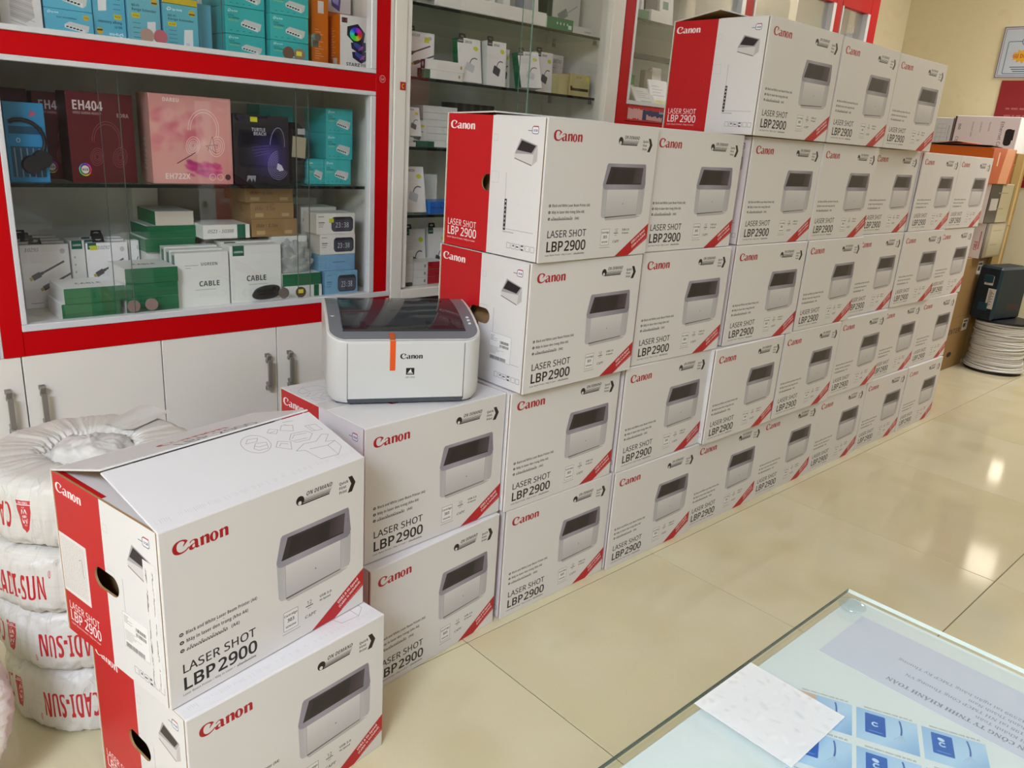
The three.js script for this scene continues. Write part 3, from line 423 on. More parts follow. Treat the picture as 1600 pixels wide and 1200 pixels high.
[[0, 0.16, true, 1.453, 0.206], [0.164, 0.14, true, 1.53, 0.21], [0.308, 0.142, false, 0.043, 0.214], [0.454, 0.145, true, 0.844, 0.212]].forEach(([y, h, up, turn, R], i) => {
  const t = thing('wire_coil', 'white plastic wrapped cable coil with red lettering, ' + coilWhere[i], 'cable coil', 0.43 + [0.004, 0, -0.006, 0.002][i], y, -1.772, turn + PI, 'wrapped cable coils');
  mesh('wrap', coilGeo(R, 0.085, h, i * 1.7 + 0.3, up), wrapMat, t);
  if (i === 3) {   // crumpled plastic in the middle, loose end of the wrap
    const g = new THREE.SphereGeometry(0.085, 60, 30), p = g.attributes.position; for (let k = 0; k < p.count; k++) { const x = p.getX(k), y2 = p.getY(k), z = p.getZ(k), n = 1 + 0.22 * Math.abs(noise.noise(x * 60, y2 * 60, z * 60)) + 0.2 * noise.noise(x * 25 + 5, y2 * 25, z * 25); p.setXYZ(k, x * n, y2 * n * 0.55, z * n); } g.computeVertexNormals();
    mesh('plastic_stuffing', g, flat(0xd9d7d2, 0.3), t, 0, h - 0.035, 0);
    const e = new THREE.PlaneGeometry(0.13, 0.1, 12, 8), q = e.attributes.position; for (let k = 0; k < q.count; k++) q.setZ(k, 0.007 * Math.pow((q.getX(k) + 0.065) / 0.13, 2) + 0.003 * Math.sin(q.getY(k) * 90)); e.rotateX(-PI / 2); e.computeVertexNormals();
    const m = mesh('wrap_end', e, std({ color: 0xdad7d1, roughness: 0.45, side: THREE.DoubleSide }), t, 0, h + 0.002, 0); const ca = Math.cos(t.rotation.y), sa = Math.sin(t.rotation.y); m.position.x = 0.13 * ca + 0.1 * sa; m.position.z = 0.13 * sa - 0.1 * ca; m.rotation.y = 0.5 - t.rotation.y;
  }
  if (i === 1) { const m = mesh('tape_tear', new THREE.CapsuleGeometry(0.009, 0.02, 6, 12), flat(0x16161a, 0.7), t, 0, 0.01, 0); const a = 0.36; m.position.set(-0.2 * Math.cos(a) , 0.02, 0.2 * Math.sin(a)); m.rotation.set(0, a, 1.45); }
});
{
  const t = thing('wire_coil', 'white wrapped cable coil standing on its rim, left of the coil pile', 'cable coil', -0.03, 0, -1.55, 0, 'wrapped cable coils');
  const m = mesh('wrap', coilGeo(0.222, 0.085, 0.14, 4.4, false), wrapMat, t, 0, 0.228, -0.07); m.rotation.x = PI / 2; m.rotation.y = 0; m.geometry.rotateY(0.35);
}

// ---------------------------------------------------------------- wall cabinets
const ZF = -2.35, cabRed = std({ color: 0xc8000a, roughness: 0.4, specularIntensity: 0.35 }), cabWhite = flat(0xefebe1, 0.4), alu = std({ color: 0xe3e4e6, roughness: 0.3, metalness: 0.15 }), inside = flat(0xdcdfd3, 0.6), greenEdge = std({ color: 0x10201b, roughness: 0.2 });
const pane = std({ color: 0xffffff, roughness: 0, transmission: 1, ior: 1.5 });
const shelfGlass = std({ color: 0xeef6f2, roughness: 0, transmission: 1, ior: 1.45 });
const steel = std({ color: 0xa19d95, roughness: 0.42, metalness: 0.55 });
function glassShelf(t, x0, x1, y, z0, z1) {
  slab(t, 'shelf', shelfGlass, x0, x1, y + 0.001, y + 0.007, z0, z1 - 0.001, 0.0004); slab(t, 'shelf_edge', greenEdge, x0, x1, y - 0.002, y + 0.008, z1 - 0.001, z1 + 0.0005, 0.0003);
  for (const x of [x0 + 0.012, x1 - 0.012]) for (const z of [z0 + 0.06, z1 - 0.05]) slab(t, 'shelf_clip', steel, x - 0.006, x + 0.006, y - 0.016, y, z - 0.006, z + 0.006, 0.001);
}
function pull(parent, x, y, z, col) { const g = new THREE.CylinderGeometry(0.0175, 0.0175, 0.005, 28); g.rotateX(PI / 2); return mesh('finger_pull', g, flat(col, 0.35), parent, x, y, z); }
function handleGeo() {   // a bow handle, standing 2.6 cm proud
  const s = []; for (let i = 0; i <= 10; i++) { const k = i / 10; s.push([0, -0.05 + 0.1 * k, 0.008 + 0.018 * Math.pow(Math.sin(k * PI), 0.35)]); }
  const bar = new THREE.BoxGeometry(0.013, 0.084, 0.008); bar.translate(0, 0, 0.025); const legs = [-1, 1].map((d) => { const b = new THREE.BoxGeometry(0.013, 0.03, 0.009); b.rotateX(d * 0.5); b.translate(0, d * 0.047, 0.014); return b; });
  const caps = [-1, 1].map((d) => { const b = new THREE.BoxGeometry(0.014, 0.012, 0.006); b.translate(0, d * 0.056, 0.004); return b; });
  return mergeGeometries([bar, ...legs, ...caps]);
}
const handleG = handleGeo();
function cabinet(name, label, x0, x1, opt) {
  const t = thing(name, label, 'cabinet', 0, 0, 0);
  const zb = Z0 + 0.02, H = 2.25;
  slab(t, 'back_panel', inside, x0, x1, 0.05, H, zb - 0.012, zb); slab(t, 'side_panel', cabWhite, x0, x0 + 0.016, 0, H, zb, ZF - 0.002); slab(t, 'side_panel', cabWhite, x1 - 0.016, x1, 0, H, zb, ZF - 0.002); slab(t, 'top_panel', cabWhite, x0, x1, H, H + 0.018, zb, ZF);
  return t;
}
function lowerDoors(t, seams, handles, top, z = ZF) {
  for (let i = 0; i + 1 < seams.length; i++) { const d = slab(t, 'door', cabWhite, seams[i] + 0.0015, seams[i + 1] - 0.0015, 0.08, top, z - 0.018, z, 0.0012); const hx = handles[i]; if (hx !== undefined) mesh('handle', handleG, steel, d, hx - d.position.x, 0.505 - 0.08, 0.009); }
  slab(t, 'plinth', flat(0x3b3733, 0.7), seams[0], seams[seams.length - 1], 0, 0.078, z - 0.06, z - 0.045);
  slab(t, 'carcass', flat(0xbdb8aa, 0.7), seams[0], seams[seams.length - 1], 0.078, top, z - 0.03, z - 0.02);
}
// first cabinet: red frame
{
  const x0 = 0.388, x1 = 1.592, t = cabinet('red_display_cabinet', 'red framed glass display cabinet above white doors, behind the wrapped coils', -0.66, x1), f = ZF;
  slab(t, 'divider', cabWhite, x0, x0 + 0.016, 0.66, 2.25, Z0 + 0.02, ZF - 0.032); slab(t, 'post', cabRed, 0.33, 0.38, 0.651, 2.25, ZF - 0.03, ZF + 0.004); slab(t, 'post_edging', alu, 0.3805, 0.3895, 0.651, 2.25, ZF - 0.03, ZF + 0.002); slab(t, 'band', cabRed, -0.66, 0.33, 0.651, 0.7175, ZF - 0.03, ZF + 0.003); slab(t, 'glass_pane', pane, -0.66, 0.33, 0.72, 2.25, ZF - 0.016, ZF - 0.012, 0.0004);
  slab(t, 'post', cabRed, x0 + 0.002, 0.438, 0.651, 2.25, f - 0.03, f + 0.004); slab(t, 'post', cabRed, 1.524, 1.577, 0.737, 2.25, f - 0.03, f + 0.004); slab(t, 'post_edging', cabWhite, 1.5775, x1, 0.651, 2.25, f - 0.03, f + 0.001);
  slab(t, 'band', cabRed, 0.438, 1.524, 1.4045, 1.4585, f - 0.03, f + 0.003); slab(t, 'band', cabRed, 0.4385, 1.592, 0.651, 0.7175, f - 0.03, f + 0.003); slab(t, 'top_band', cabRed, 0.438, 1.524, 2.1, 2.25, f - 0.03, f + 0.003);
  const trim = (a, b, c, d) => slab(t, 'aluminium_strip', alu, a, b, c, d, f - 0.026, f + 0.007, 0.0015);
  trim(0.438, 1.523, 1.459, 1.473); trim(0.438, 1.523, 1.3905, 1.404); trim(0.438, 1.592, 0.718, 0.7365); trim(0.4385, 0.4515, 0.737, 1.39); trim(1.503, 1.523, 0.737, 1.39); trim(0.4385, 0.4515, 1.4735, 2.1); trim(1.503, 1.523, 1.4735, 2.1);
  slab(t, 'compartment_floor', cabWhite, x0 + 0.017, x1 - 0.017, 0.7, 0.724, Z0 + 0.02, f - 0.031); slab(t, 'compartment_floor', cabWhite, x0 + 0.017, x1 - 0.017, 1.45, 1.4685, Z0 + 0.02, f - 0.031);
  glassShelf(t, x0 + 0.018, x1 - 0.018, 1.088, -2.76, -2.405);
  const p = (a, b, c, d, z) => slab(t, 'glass_pane', pane, a, b, c, d, z - 0.004, z, 0.0004), pe = (x, c, d, z) => slab(t, 'glass_edge', flat(0x4f5a54, 0.3), x - 0.0005, x + 0.0005, c, d, z - 0.0042, z + 0.0004, 0.0002);
  const a = p(0.452, 0.729, 0.737, 1.39, f - 0.012), b = p(0.682, 1.29, 0.737, 1.39, f - 0.019), c = p(1.246, 1.503, 0.737, 1.39, f - 0.012);
  pe(0.7295, 0.737, 1.39, f - 0.012); pe(0.681, 0.737, 1.39, f - 0.019); pe(1.2915, 0.737, 1.39, f - 0.019); pe(1.2445, 0.737, 1.39, f - 0.012);
  const d = p(0.452, 1.02, 1.4735, 2.1, f - 0.012), e = p(0.962, 1.503, 1.4735, 2.1, f - 0.019); pe(1.0215, 1.4735, 2.1, f - 0.012);
  const put = (pn, x, y, col) => { pull(pn, x - pn.position.x, y - pn.position.y, 0.005, col); };
  put(b, 0.727, 0.757, 0x8a726b); put(b, 0.777, 0.758, 0x8f7770); put(b, 1.194, 0.757, 0x6f655d); put(c, 1.243 + 0.008, 0.757, 0x5f4a3d); put(d, 0.813, 1.487, 0xa48b7e); put(d, 0.848, 1.488, 0xb0626a); put(e, 1.225, 1.49, 0x6a5244); put(e, 1.262, 1.489, 0x8a7c66);
  for (const [pn, x, y] of [[c, 1.249, 0.76], [e, 1.258, 1.49]]) slab(pn, 'price_sticker', flat(0xd9d442, 0.5), x - pn.position.x - 0.009, x - pn.position.x + 0.009, y - pn.position.y - 0.006, y - pn.position.y + 0.007, 0.0085, 0.0095, 0.0002);
  const lock = mesh('lock', mergeGeometries([new THREE.CylinderGeometry(0.011, 0.011, 0.022, 20).rotateX(PI / 2), new THREE.BoxGeometry(0.02, 0.03, 0.008).translate(0, -0.012, -0.008)]), std({ color: 0xb8b2a6, roughness: 0.25, metalness: 0.9 }), e, 1.313 - e.position.x, 1.543 - e.position.y, 0.014);
  const seal = mesh('round_sticker', new THREE.CylinderGeometry(0.013, 0.013, 0.0006, 24).rotateX(PI / 2), std({ map: tex(64, 64, (g, w, h) => { g.fillStyle = '#c20a10'; g.fillRect(0, 0, w, h); g.strokeStyle = '#efc9c4'; g.lineWidth = 3; g.beginPath(); g.arc(32, 32, 26, 0, 7); g.stroke(); text(g, '3', 32, 47, 42, { align: 'center', color: '#f0d2cc', font: 'serif' }); }), roughness: 0.4 }), t, 1.548, 1.445, f + 0.0046);
  lowerDoors(t, [-0.3, 0.063, 0.429, 0.791, 1.157, 1.59], [undefined, 0.387, 0.467, 1.12, 1.197], 0.6505);
}
// second cabinet: white frame with four glass shelves
{
  const x0 = 1.5945, x1 = 2.728, f = ZF, t = cabinet('white_display_cabinet', 'white framed display cabinet with glass shelves behind the stacked cartons', x0, x1);
  slab(t, 'post', cabWhite, x0, 1.643, 0.7, 2.25, f - 0.06, f + 0.006, 0.003); slab(t, 'post', cabWhite, 1.643, 1.668, 0.74, 2.25, f - 0.07, f - 0.004, 0.002); slab(t, 'post', cabWhite, 2.652, x1, 0.7, 2.25, f - 0.06, f + 0.006, 0.003);
  slab(t, 'bottom_rail', cabWhite, 1.643, 2.652, 0.7, 0.735, f - 0.04, f + 0.006, 0.002); slab(t, 'compartment_floor', cabWhite, x0 + 0.017, x1 - 0.017, 0.706, 0.73, Z0 + 0.02, f - 0.041); slab(t, 'top_rail', cabWhite, 1.643, 2.652, 2.15, 2.25, f - 0.04, f + 0.006, 0.002);
  slab(t, 'kick_board', flat(0x5a4c44, 0.8), x0 + 0.02, x1 - 0.02, 0.05, 0.699, f - 0.05, f - 0.035);
  for (const y of [0.987, 1.226, 1.461, 1.697]) glassShelf(t, x0 + 0.018, 2.69, y, -2.76, -2.405);
  const a = slab(t, 'glass_pane', pane, 1.668, 2.222, 0.736, 2.15, f - 0.016, f - 0.012, 0.0004), b = slab(t, 'glass_pane', pane, 2.18, 2.652, 0.736, 2.15, f - 0.024, f - 0.02, 0.0004);
  slab(t, 'glass_edge', std({ color: 0x7fa695, roughness: 0.2 }), 2.2215, 2.2245, 0.736, 2.15, f - 0.0164, f - 0.0116, 0.0002); slab(t, 'glass_edge', std({ color: 0x5d8575, roughness: 0.2 }), 2.1788, 2.1796, 0.736, 2.15, f - 0.0244, f - 0.0196, 0.0002);
  slab(t, 'seal_sticker', std({ map: tex(64, 64, (g) => { g.fillStyle = '#b3251d'; g.fillRect(0, 0, 64, 64); text(g, 'C', 32, 50, 50, { align: 'center', style: 'bold', color: '#e6c33c' }); }), roughness: 0.4 }), 1.617, 1.64, 1.417, 1.443, f + 0.006, f + 0.0066, 0.0001);
}
// third, fourth and fifth: red frames up to the end of the row
function redBay(label, x0, xr, x1, shelves, seed0) {
  const f = ZF, t = cabinet('red_display_cabinet', label, x0, x1);
  if (x0 < 2.8) slab(t, 'post', cabRed, x0 + 0.002, 2.793, 0.7, 2.25, f - 0.03, f + 0.004);
  const xl = x0 < 2.8 ? 2.793 : x0 + 0.002; slab(t, 'post', cabRed, xr, x1 - 0.001, 0.7, 2.25, f - 0.03, f + 0.004);
  slab(t, 'aluminium_strip', alu, xl, xl + 0.014, 1.475, 2.1, f - 0.026, f + 0.007, 0.0015); slab(t, 'aluminium_strip', alu, xr - 0.035, xr - 0.001, 1.475, 2.1, f - 0.026, f + 0.007, 0.0015); slab(t, 'aluminium_strip', alu, xl, xr, 1.458, 1.475, f - 0.026, f + 0.007, 0.0015);
  slab(t, 'band', cabRed, xl, xr, 1.39, 1.4575, f - 0.03, f + 0.003); slab(t, 'top_band', cabRed, xl, xr, 2.1, 2.25, f - 0.03, f + 0.003); slab(t, 'lower_panel', cabRed, xl, xr, 0.7, 1.3895, f - 0.03, f + 0.001); slab(t, 'compartment_floor', cabWhite, x0 + 0.017, x1 - 0.017, 1.44, 1.456, Z0 + 0.02, f - 0.031);
  for (const y of shelves) glassShelf(t, x0 + 0.018, x1 - 0.018, y, -2.76, -2.405);
  slab(t, 'glass_pane', pane, xl + 0.014, (xl + xr) / 2 + 0.03, 1.475, 2.1, f - 0.016, f - 0.012, 0.0004); slab(t, 'glass_pane', pane, (xl + xr) / 2 - 0.03, xr - 0.035, 1.475, 2.1, f - 0.024, f - 0.02, 0.0004);
  return t;
}
{
  const a = redBay('red framed display cabinet right of the white framed one, torn sticker on its band', 2.73, 3.6, 3.67, [1.806], 1);
  slab(a, 'rail_bar', flat(0x15110d, 0.6), 2.75, 3.6, 1.658, 1.68, -2.45, -2.43);
  slab(a, 'torn_sticker', std({ map: tex(512, 128, (g, w, h) => { g.fillStyle = '#c4050d'; g.fillRect(0, 0, w, h); seed = 77; g.fillStyle = '#dba9a4'; g.beginPath(); g.moveTo(0, 30); for (let x = 0; x <= 180; x += 12) g.lineTo(x, 10 + rnd() * 24); for (let x = 180; x >= 0; x -= 12) g.lineTo(x, 100 + rnd() * 20); g.fill(); g.fillStyle = '#1f2f5c'; g.beginPath(); g.moveTo(150, 30); for (let x = 150; x <= 500; x += 14) g.lineTo(x, 12 + rnd() * 26); for (let x = 500; x >= 150; x -= 14) g.lineTo(x, 108 + rnd() * 14); g.fill(); g.fillStyle = '#d9a4a0'; g.beginPath(); g.moveTo(190, 110); for (let x = 190; x <= 360; x += 14) g.lineTo(x, 60 + rnd() * 26); g.lineTo(360, 116); g.fill(); g.strokeStyle = '#8fa2c4'; g.lineWidth = 4; for (let y = 50; y < 105; y += 16) { g.beginPath(); g.moveTo(400, y); g.lineTo(480, y); g.stroke(); } text(g, 'laser', 320, 46, 34, { style: 'bold', color: '#cfd6e4' }); }), roughness: 0.5 }), 2.81, 3.16, 1.392, 1.452, ZF + 0.003, ZF + 0.0036, 0.0001);
  redBay('red framed display cabinet behind the top row of three cartons', 3.672, 4.48, 4.55, [1.806], 2);
  redBay('narrow red framed display cabinet at the far right end of the cabinet row', 4.552, 4.9, 5.0, [1.806], 3);
}

// ---------------------------------------------------------------- goods in the cabinets
const white1 = flat(0xf1f1ea, 0.45), white2 = flat(0xe6e9e0, 0.45), green1 = flat(0x0b6b3c, 0.45), teal = flat(0x36b3b4, 0.45), tealDark = flat(0x36b3b4, 0.45), blue1 = flat(0x6cbcd6, 0.45), orange1 = flat(0xe07a14, 0.45), black1 = flat(0x17171a, 0.5), brownCard = flat(0x9b7c50, 0.8);
const hi = '#d7dc2a';
// goods(name, label, category, [x0, x1, y0, y1, front z, depth], materials by face, options)
function goods(name, label, category, [x0, x1, y0, y1, zf, d], mats, o = {}) {
  const m = Array.isArray(mats) ? mats : M6(mats, mats, mats, mats, mats, mats);
  const t = mesh(numbered(name), cbox(x1 - x0, y1 - y0, d, o.r ?? 0.0009), m, scene, (x0 + x1) / 2, y0, zf - d / 2);
  if (o.lean) { t.rotation.x = -o.lean; t.position.y += Math.sin(Math.abs(o.lean)) * d / 2; } if (o.roll) { t.rotation.z = o.roll; t.position.y += Math.abs(Math.sin(o.roll)) * (x1 - x0) / 2; } if (o.ry) t.rotation.y = o.ry;
  return tag(t, label, category, o.group);
}
const box6 = (front, side, top = side) => M6(side, side, top, side, front, side);
const tabShape = (() => { const s = new THREE.Shape(); s.moveTo(-0.017, 0); s.lineTo(0.017, 0); s.lineTo(0.014, 0.018); s.lineTo(-0.014, 0.018); s.closePath(); const h = new THREE.Path(); h.absellipse(0, 0.009, 0.009, 0.004, 0, 2 * PI, true); s.holes.push(h); return new THREE.ExtrudeGeometry(s, { depth: 0.0015, bevelEnabled: false }); })();
const tabOn = (b, x, z) => { const bb = b.geometry.boundingBox ?? (b.geometry.computeBoundingBox(), b.geometry.boundingBox); return mesh('hang_tab', tabShape, black1, b, x, bb.max.y, z); };

// upper compartment of the first cabinet (floor y 1.469)
const Yu = 1.4695;
goods('mesh_router_box', 'white box with a grey woven device picture, left end of the upper compartment', 'box', [0.49, 0.583, Yu, 1.66, -2.43, 0.08], box6(printed(256, 512, (g, w, h) => { g.fillStyle = '#ebe8e4'; g.fillRect(0, 0, w, h); poly(g, [[70, 0], [170, 0], [210, 430], [150, 470], [60, 440]], '#c9c4bf'); for (let i = 0; i < 22; i++) { g.strokeStyle = i % 2 ? '#a9a39d' : '#e3dfda'; g.lineWidth = 3; g.beginPath(); g.moveTo(60, i * 22); g.lineTo(210, i * 22 + 40); g.stroke(); } }), white1));
const tpl = (g, x, y, s, c = '#eefafa') => { g.strokeStyle = c; g.lineWidth = s * 0.18; g.beginPath(); g.arc(x + s * 0.5, y + s * 0.42, s * 0.34, -2.6, 2.2); g.moveTo(x + s * 0.16, y + s * 0.45); g.lineTo(x + s * 0.16, y + s); g.moveTo(x - s * 0.1, y + s * 0.5); g.lineTo(x + s * 0.3, y + s * 0.5); g.stroke(); text(g, 'tp-link', x + s * 1.1, y + s * 0.78, s * 0.72, { color: c, style: 'bold' }); };
const switchPic = (g, x, y, s) => { poly(g, [[x, y + 10 * s], [x + 14 * s, y], [x + 70 * s, y + 8 * s], [x + 66 * s, y + 26 * s], [x + 56 * s, y + 33 * s], [x, y + 20 * s]], '#d8dad6'); poly(g, [[x, y + 10 * s], [x + 57 * s, y + 21 * s], [x + 56 * s, y + 33 * s], [x, y + 20 * s]], '#eceeea'); g.fillStyle = '#2b3033'; for (let i = 0; i < 5; i++) g.fillRect(x + (4 + i * 9.4) * s, y + (14.2 + i * 1.85) * s, 7 * s, 4.6 * s); };
const switchFront = printed(384, 224, (g, w, h) => { g.fillStyle = '#3fbfbf'; g.fillRect(0, 0, w, h); tpl(g, 26, 18, 28); text(g, '5-Port', 26, 78, 19, { color: '#0f4a50', style: 'bold' }); text(g, '10/100Mbps', 26, 98, 19, { color: '#0f4a50', style: 'bold' }); text(g, 'Desktop Switch', 26, 118, 15, { color: '#d9e04a' }); switchPic(g, 150, 92, 2.9); g.fillStyle = '#17696c'; for (let i = 0; i < 4; i++) g.fillRect(40 + i * 62, 196, 22, 5); });
const switchM = box6(switchFront, tealDark, teal);
const swName = 'teal switch box, ';
for (const [lab, x0, x1, y0, y1, z] of [['lowest of the left stack in the upper compartment', 1.069, 1.192, Yu, 1.529, -2.45], ['second from below in the left stack of the upper compartment', 1.069, 1.192, 1.53, 1.604, -2.45], ['top in view of the left stack in the upper compartment', 1.071, 1.193, 1.605, 1.679, -2.45], ['lowest of the right stack in the upper compartment', 1.2, 1.327, Yu, 1.526, -2.43], ['second from below in the right stack of the upper compartment', 1.201, 1.327, 1.527, 1.6, -2.43], ['top in view of the right stack in the upper compartment', 1.202, 1.328, 1.601, 1.673, -2.43]])
  goods('network_switch_box', swName + lab, 'box', [x0, x1, y0, y1, z, 0.17], switchM, { group: 'teal switch boxes' });
const wideFront = printed(384, 224, (g, w, h) => { g.fillStyle = '#62bbd6'; g.fillRect(0, 0, w, h); tpl(g, 22, 16, 26); text(g, 'Port 10/100Mbps', 90, 76, 20, { color: '#1b4455', style: 'bold' }); g.fillStyle = '#d7b52e'; g.beginPath(); g.arc(330, 48, 26, 0, 7); g.fill(); text(g, '3 Years', 330, 54, 14, { align: 'center', color: '#3a3010' }); switchPic(g, 150, 100, 2.9); });
goods('network_switch_box', 'pale blue switch box, lower of two beside the white woven device box', 'box', [0.588, 0.702, Yu, 1.529, -2.43, 0.16], box6(wideFront, blue1)); goods('network_switch_box', 'pale blue switch box, upper of two beside the white woven device box', 'box', [0.589, 0.703, 1.53, 1.6, -2.435, 0.16], box6(wideFront, blue1));
const extender = (flip, shadeHex) => printed(256, 384, (g, w, h) => { if (flip) { g.translate(w, h); g.rotate(PI); } g.fillStyle = shadeHex; g.fillRect(0, 0, w, h); tpl(g, 26, 26, 34); text(g, 'Wi-Fi', 30, 110, 26, { color: '#26505e', style: 'bold' }); text(g, 'Range Extender', 30, 140, 26, { color: '#26505e', style: 'bold' }); g.fillStyle = '#d8c52c'; g.fillRect(30, 158, 62, 36); text(g, 'AC750', 61, 183, 17, { align: 'center', color: '#3c3510' }); g.fillStyle = '#d7b02c'; g.beginPath(); g.arc(214, 60, 26, 0, 7); g.fill(); g.fillStyle = '#4b4a26'; g.fillRect(192, 62, 44, 12); poly(g, [[150, 215], [216, 205], [212, 384], [140, 384]], '#e9ecec'); g.strokeStyle = '#7d8ad0'; g.lineWidth = 3; g.beginPath(); g.arc(172, 345, 9, 0, 7); g.stroke(); g.fillStyle = '#2c6476'; for (let i = 0; i < 4; i++) g.fillRect(34, 230 + i * 36, 60, 4); });
goods('range_extender_box', 'pale blue range extender box standing upside down, left of its row', 'box', [0.706, 0.787, Yu, 1.6, -2.44, 0.07], box6(extender(true, '#62b8d2'), blue1)); goods('range_extender_box', 'pale blue range extender box, middle one of three in the upper compartment', 'box', [0.79, 0.876, Yu, 1.6, -2.43, 0.07], box6(extender(false, '#72bbcb'), blue1));
goods('range_extender_box', 'pale blue range extender box, right of three, under a yellow edged box', 'box', [0.882, 0.978, Yu, 1.582, -2.425, 0.07], box6(extender(false, '#66b8c8'), blue1)); goods('range_extender_box', 'box with a yellow lower edge lying on the right range extender box', 'box', [0.882, 0.978, 1.583, 1.66, -2.425, 0.07], box6(printed(128, 128, (g, w, h) => { g.fillStyle = '#5ea6b3'; g.fillRect(0, 0, w, h); g.fillStyle = '#d2b92c'; g.fillRect(0, h - 26, w, 26); }), blue1));
goods('range_extender_box', 'pale blue box seen narrow between the extender boxes and the teal stacks', 'box', [0.984, 1.04, Yu, 1.6, -2.48, 0.08], box6(blue1, blue1));
// orange fan boxes
const fanSide = printed(256, 384, (g, w, h) => { g.fillStyle = '#e57c12'; g.fillRect(0, 0, w, h); g.fillStyle = '#f3c08a'; for (let i = 0; i < 12; i++) g.fillRect(70, 90 + i * 20, 40 + (i * 37) % 70, 5); g.fillStyle = '#ece6df'; g.fillRect(110, 312, 84, 50); });
const fanFront = printed(320, 512, (g, w, h) => {
  g.fillStyle = '#ebe8e4'; g.fillRect(0, 0, w, h); g.fillStyle = '#16161a'; g.fillRect(14, 24, 58, 48); text(g, '1.3', 43, 60, 34, { align: 'center', style: 'bold', color: '#e2406a' });
  const fan = (x, y, s) => { poly(g, [[x - s, y - s * 0.7], [x + s * 0.2, y - s * 1.1], [x + s * 1.05, y - s * 0.2], [x + s * 0.9, y + s * 0.8], [x - s * 0.3, y + s * 0.9], [x - s * 1.05, y + s * 0.2]], '#1b1e33'); for (let k = 0; k < 40; k++) { g.fillStyle = `hsl(${k * 9},85%,55%)`; g.beginPath(); g.moveTo(x, y); g.arc(x, y, s * 0.72, k * 0.157, k * 0.157 + 0.17); g.fill(); } g.fillStyle = '#14151f'; g.beginPath(); g.arc(x, y, s * 0.2, 0, 7); g.fill(); };
  const dark = (x, y, s) => { poly(g, [[x - s, y - s * 0.3], [x + s, y - s * 0.5], [x + s * 1.05, y + s * 0.5], [x + s * 0.2, y + s], [x - s * 0.9, y + s * 0.4]], '#1a1d3a'); g.fillStyle = '#3c4ca8'; g.beginPath(); g.ellipse(x, y + s * 0.1, s * 0.7, s * 0.3, 0.5, 0, 7); g.fill(); g.fillStyle = '#b64aa0'; g.beginPath(); g.ellipse(x + s * 0.35, y + s * 0.3, s * 0.45, s * 0.14, -0.7, 0, 7); g.fill(); };
  dark(205, 370, 82); dark(190, 280, 80); fan(165, 170, 92); text(g, 'STARZ', 60, 486, 46, { style: 'bold', color: '#22242c', fit: 148 }); text(g, 'PRO', 218, 486, 44, { color: '#5a5c66', fit: 92 });
});
goods('case_fan_box', 'orange and white box with a rainbow fan picture, front right in the upper compartment', 'box', [1.444, 1.551, Yu, 1.63, -2.42, 0.1], M6(orange1, fanSide, orange1, orange1, fanFront, orange1), { ry: -0.12 });
goods('case_fan_box', 'orange box standing behind the rainbow fan box, white sticker on it', 'box', [1.36, 1.42, Yu, 1.7, -2.47, 0.14], box6(printed(128, 384, (g, w, h) => { g.fillStyle = '#d9730f'; g.fillRect(0, 0, w, h); g.fillStyle = '#e4dfd8'; g.fillRect(48, 60, 46, 60); g.fillStyle = '#f0b57a'; for (let i = 0; i < 13; i++) g.fillRect(24, 200 + i * 12, 30 + (i * 17) % 50, 3); }), orange1)); goods('case_fan_box', 'orange fan box deep behind the front rainbow fan box, lying under a white one', 'box', [1.424, 1.552, Yu, 1.648, -2.55, 0.1], orange1); goods('case_fan_box', 'white fan box with purple picture on top of the rear orange box', 'box', [1.424, 1.552, 1.6485, 1.78, -2.55, 0.1], box6(printed(256, 256, (g, w, h) => { g.fillStyle = '#e9e5e4'; g.fillRect(0, 0, w, h); poly(g, [[80, 60], [190, 90], [170, 250], [110, 220]], '#6a57a8'); poly(g, [[100, 110], [170, 120], [160, 215], [120, 200]], '#a9a2d6'); }), white1));

// headset shelf of the first cabinet (shelf top y 1.096)
const Yh = 1.0965;
{
  const b = goods('headset_box', 'light blue headset box with an open window at the left end of the shelf', 'box', [0.47, 0.563, Yh, 1.296, -2.43, 0.08], box6(printed(256, 512, (g, w, h) => { g.fillStyle = '#2c86b2'; g.fillRect(0, 0, w, h); g.fillStyle = '#14506e'; g.fillRect(20, 150, 216, 330); g.fillStyle = '#8c9aa4'; for (let i = 0; i < 5; i++) g.fillRect(40 + i * 40, 290, 8, 190); g.fillStyle = '#2789bd'; g.fillRect(20, 200, 216, 80); text(g, 'O', 60, 255, 40, { color: '#bfe6f6' }); poly(g, [[170, 40], [210, 70], [160, 90]], '#b8506a'); }), flat(0x3c8fb8, 0.4)));
  const arc = new THREE.TorusGeometry(0.052, 0.005, 10, 30, PI * 0.85); mesh('headband', arc, black1, b, -0.012, 0.105, 0.046).rotation.z = -0.6; const cup = new THREE.CylinderGeometry(0.022, 0.024, 0.022, 24); cup.rotateX(PI / 2); mesh('ear_cup', cup, black1, b, 0.005, 0.045, 0.05); mesh('ear_cup', cup, black1, b, 0.03, 0.06, 0.046);
}
const headphoneLine = (g, x, y, s, c, lw) => { g.strokeStyle = c; g.lineWidth = lw; for (const k of [1, 0.86]) { g.beginPath(); g.ellipse(x, y, 0.6 * s * k, 0.75 * s * k, 0.12, PI * 0.95, PI * 2.1); g.stroke(); } for (const [dx, r] of [[-0.45, 0.3], [0.5, 0.34]]) for (const k of [1, 0.75, 0.5, 0.3]) { g.beginPath(); g.ellipse(x + dx * s, y + 0.62 * s, r * s * 0.85 * k, r * s * 1.15 * k, 0.3, 0, 7); g.stroke(); } };
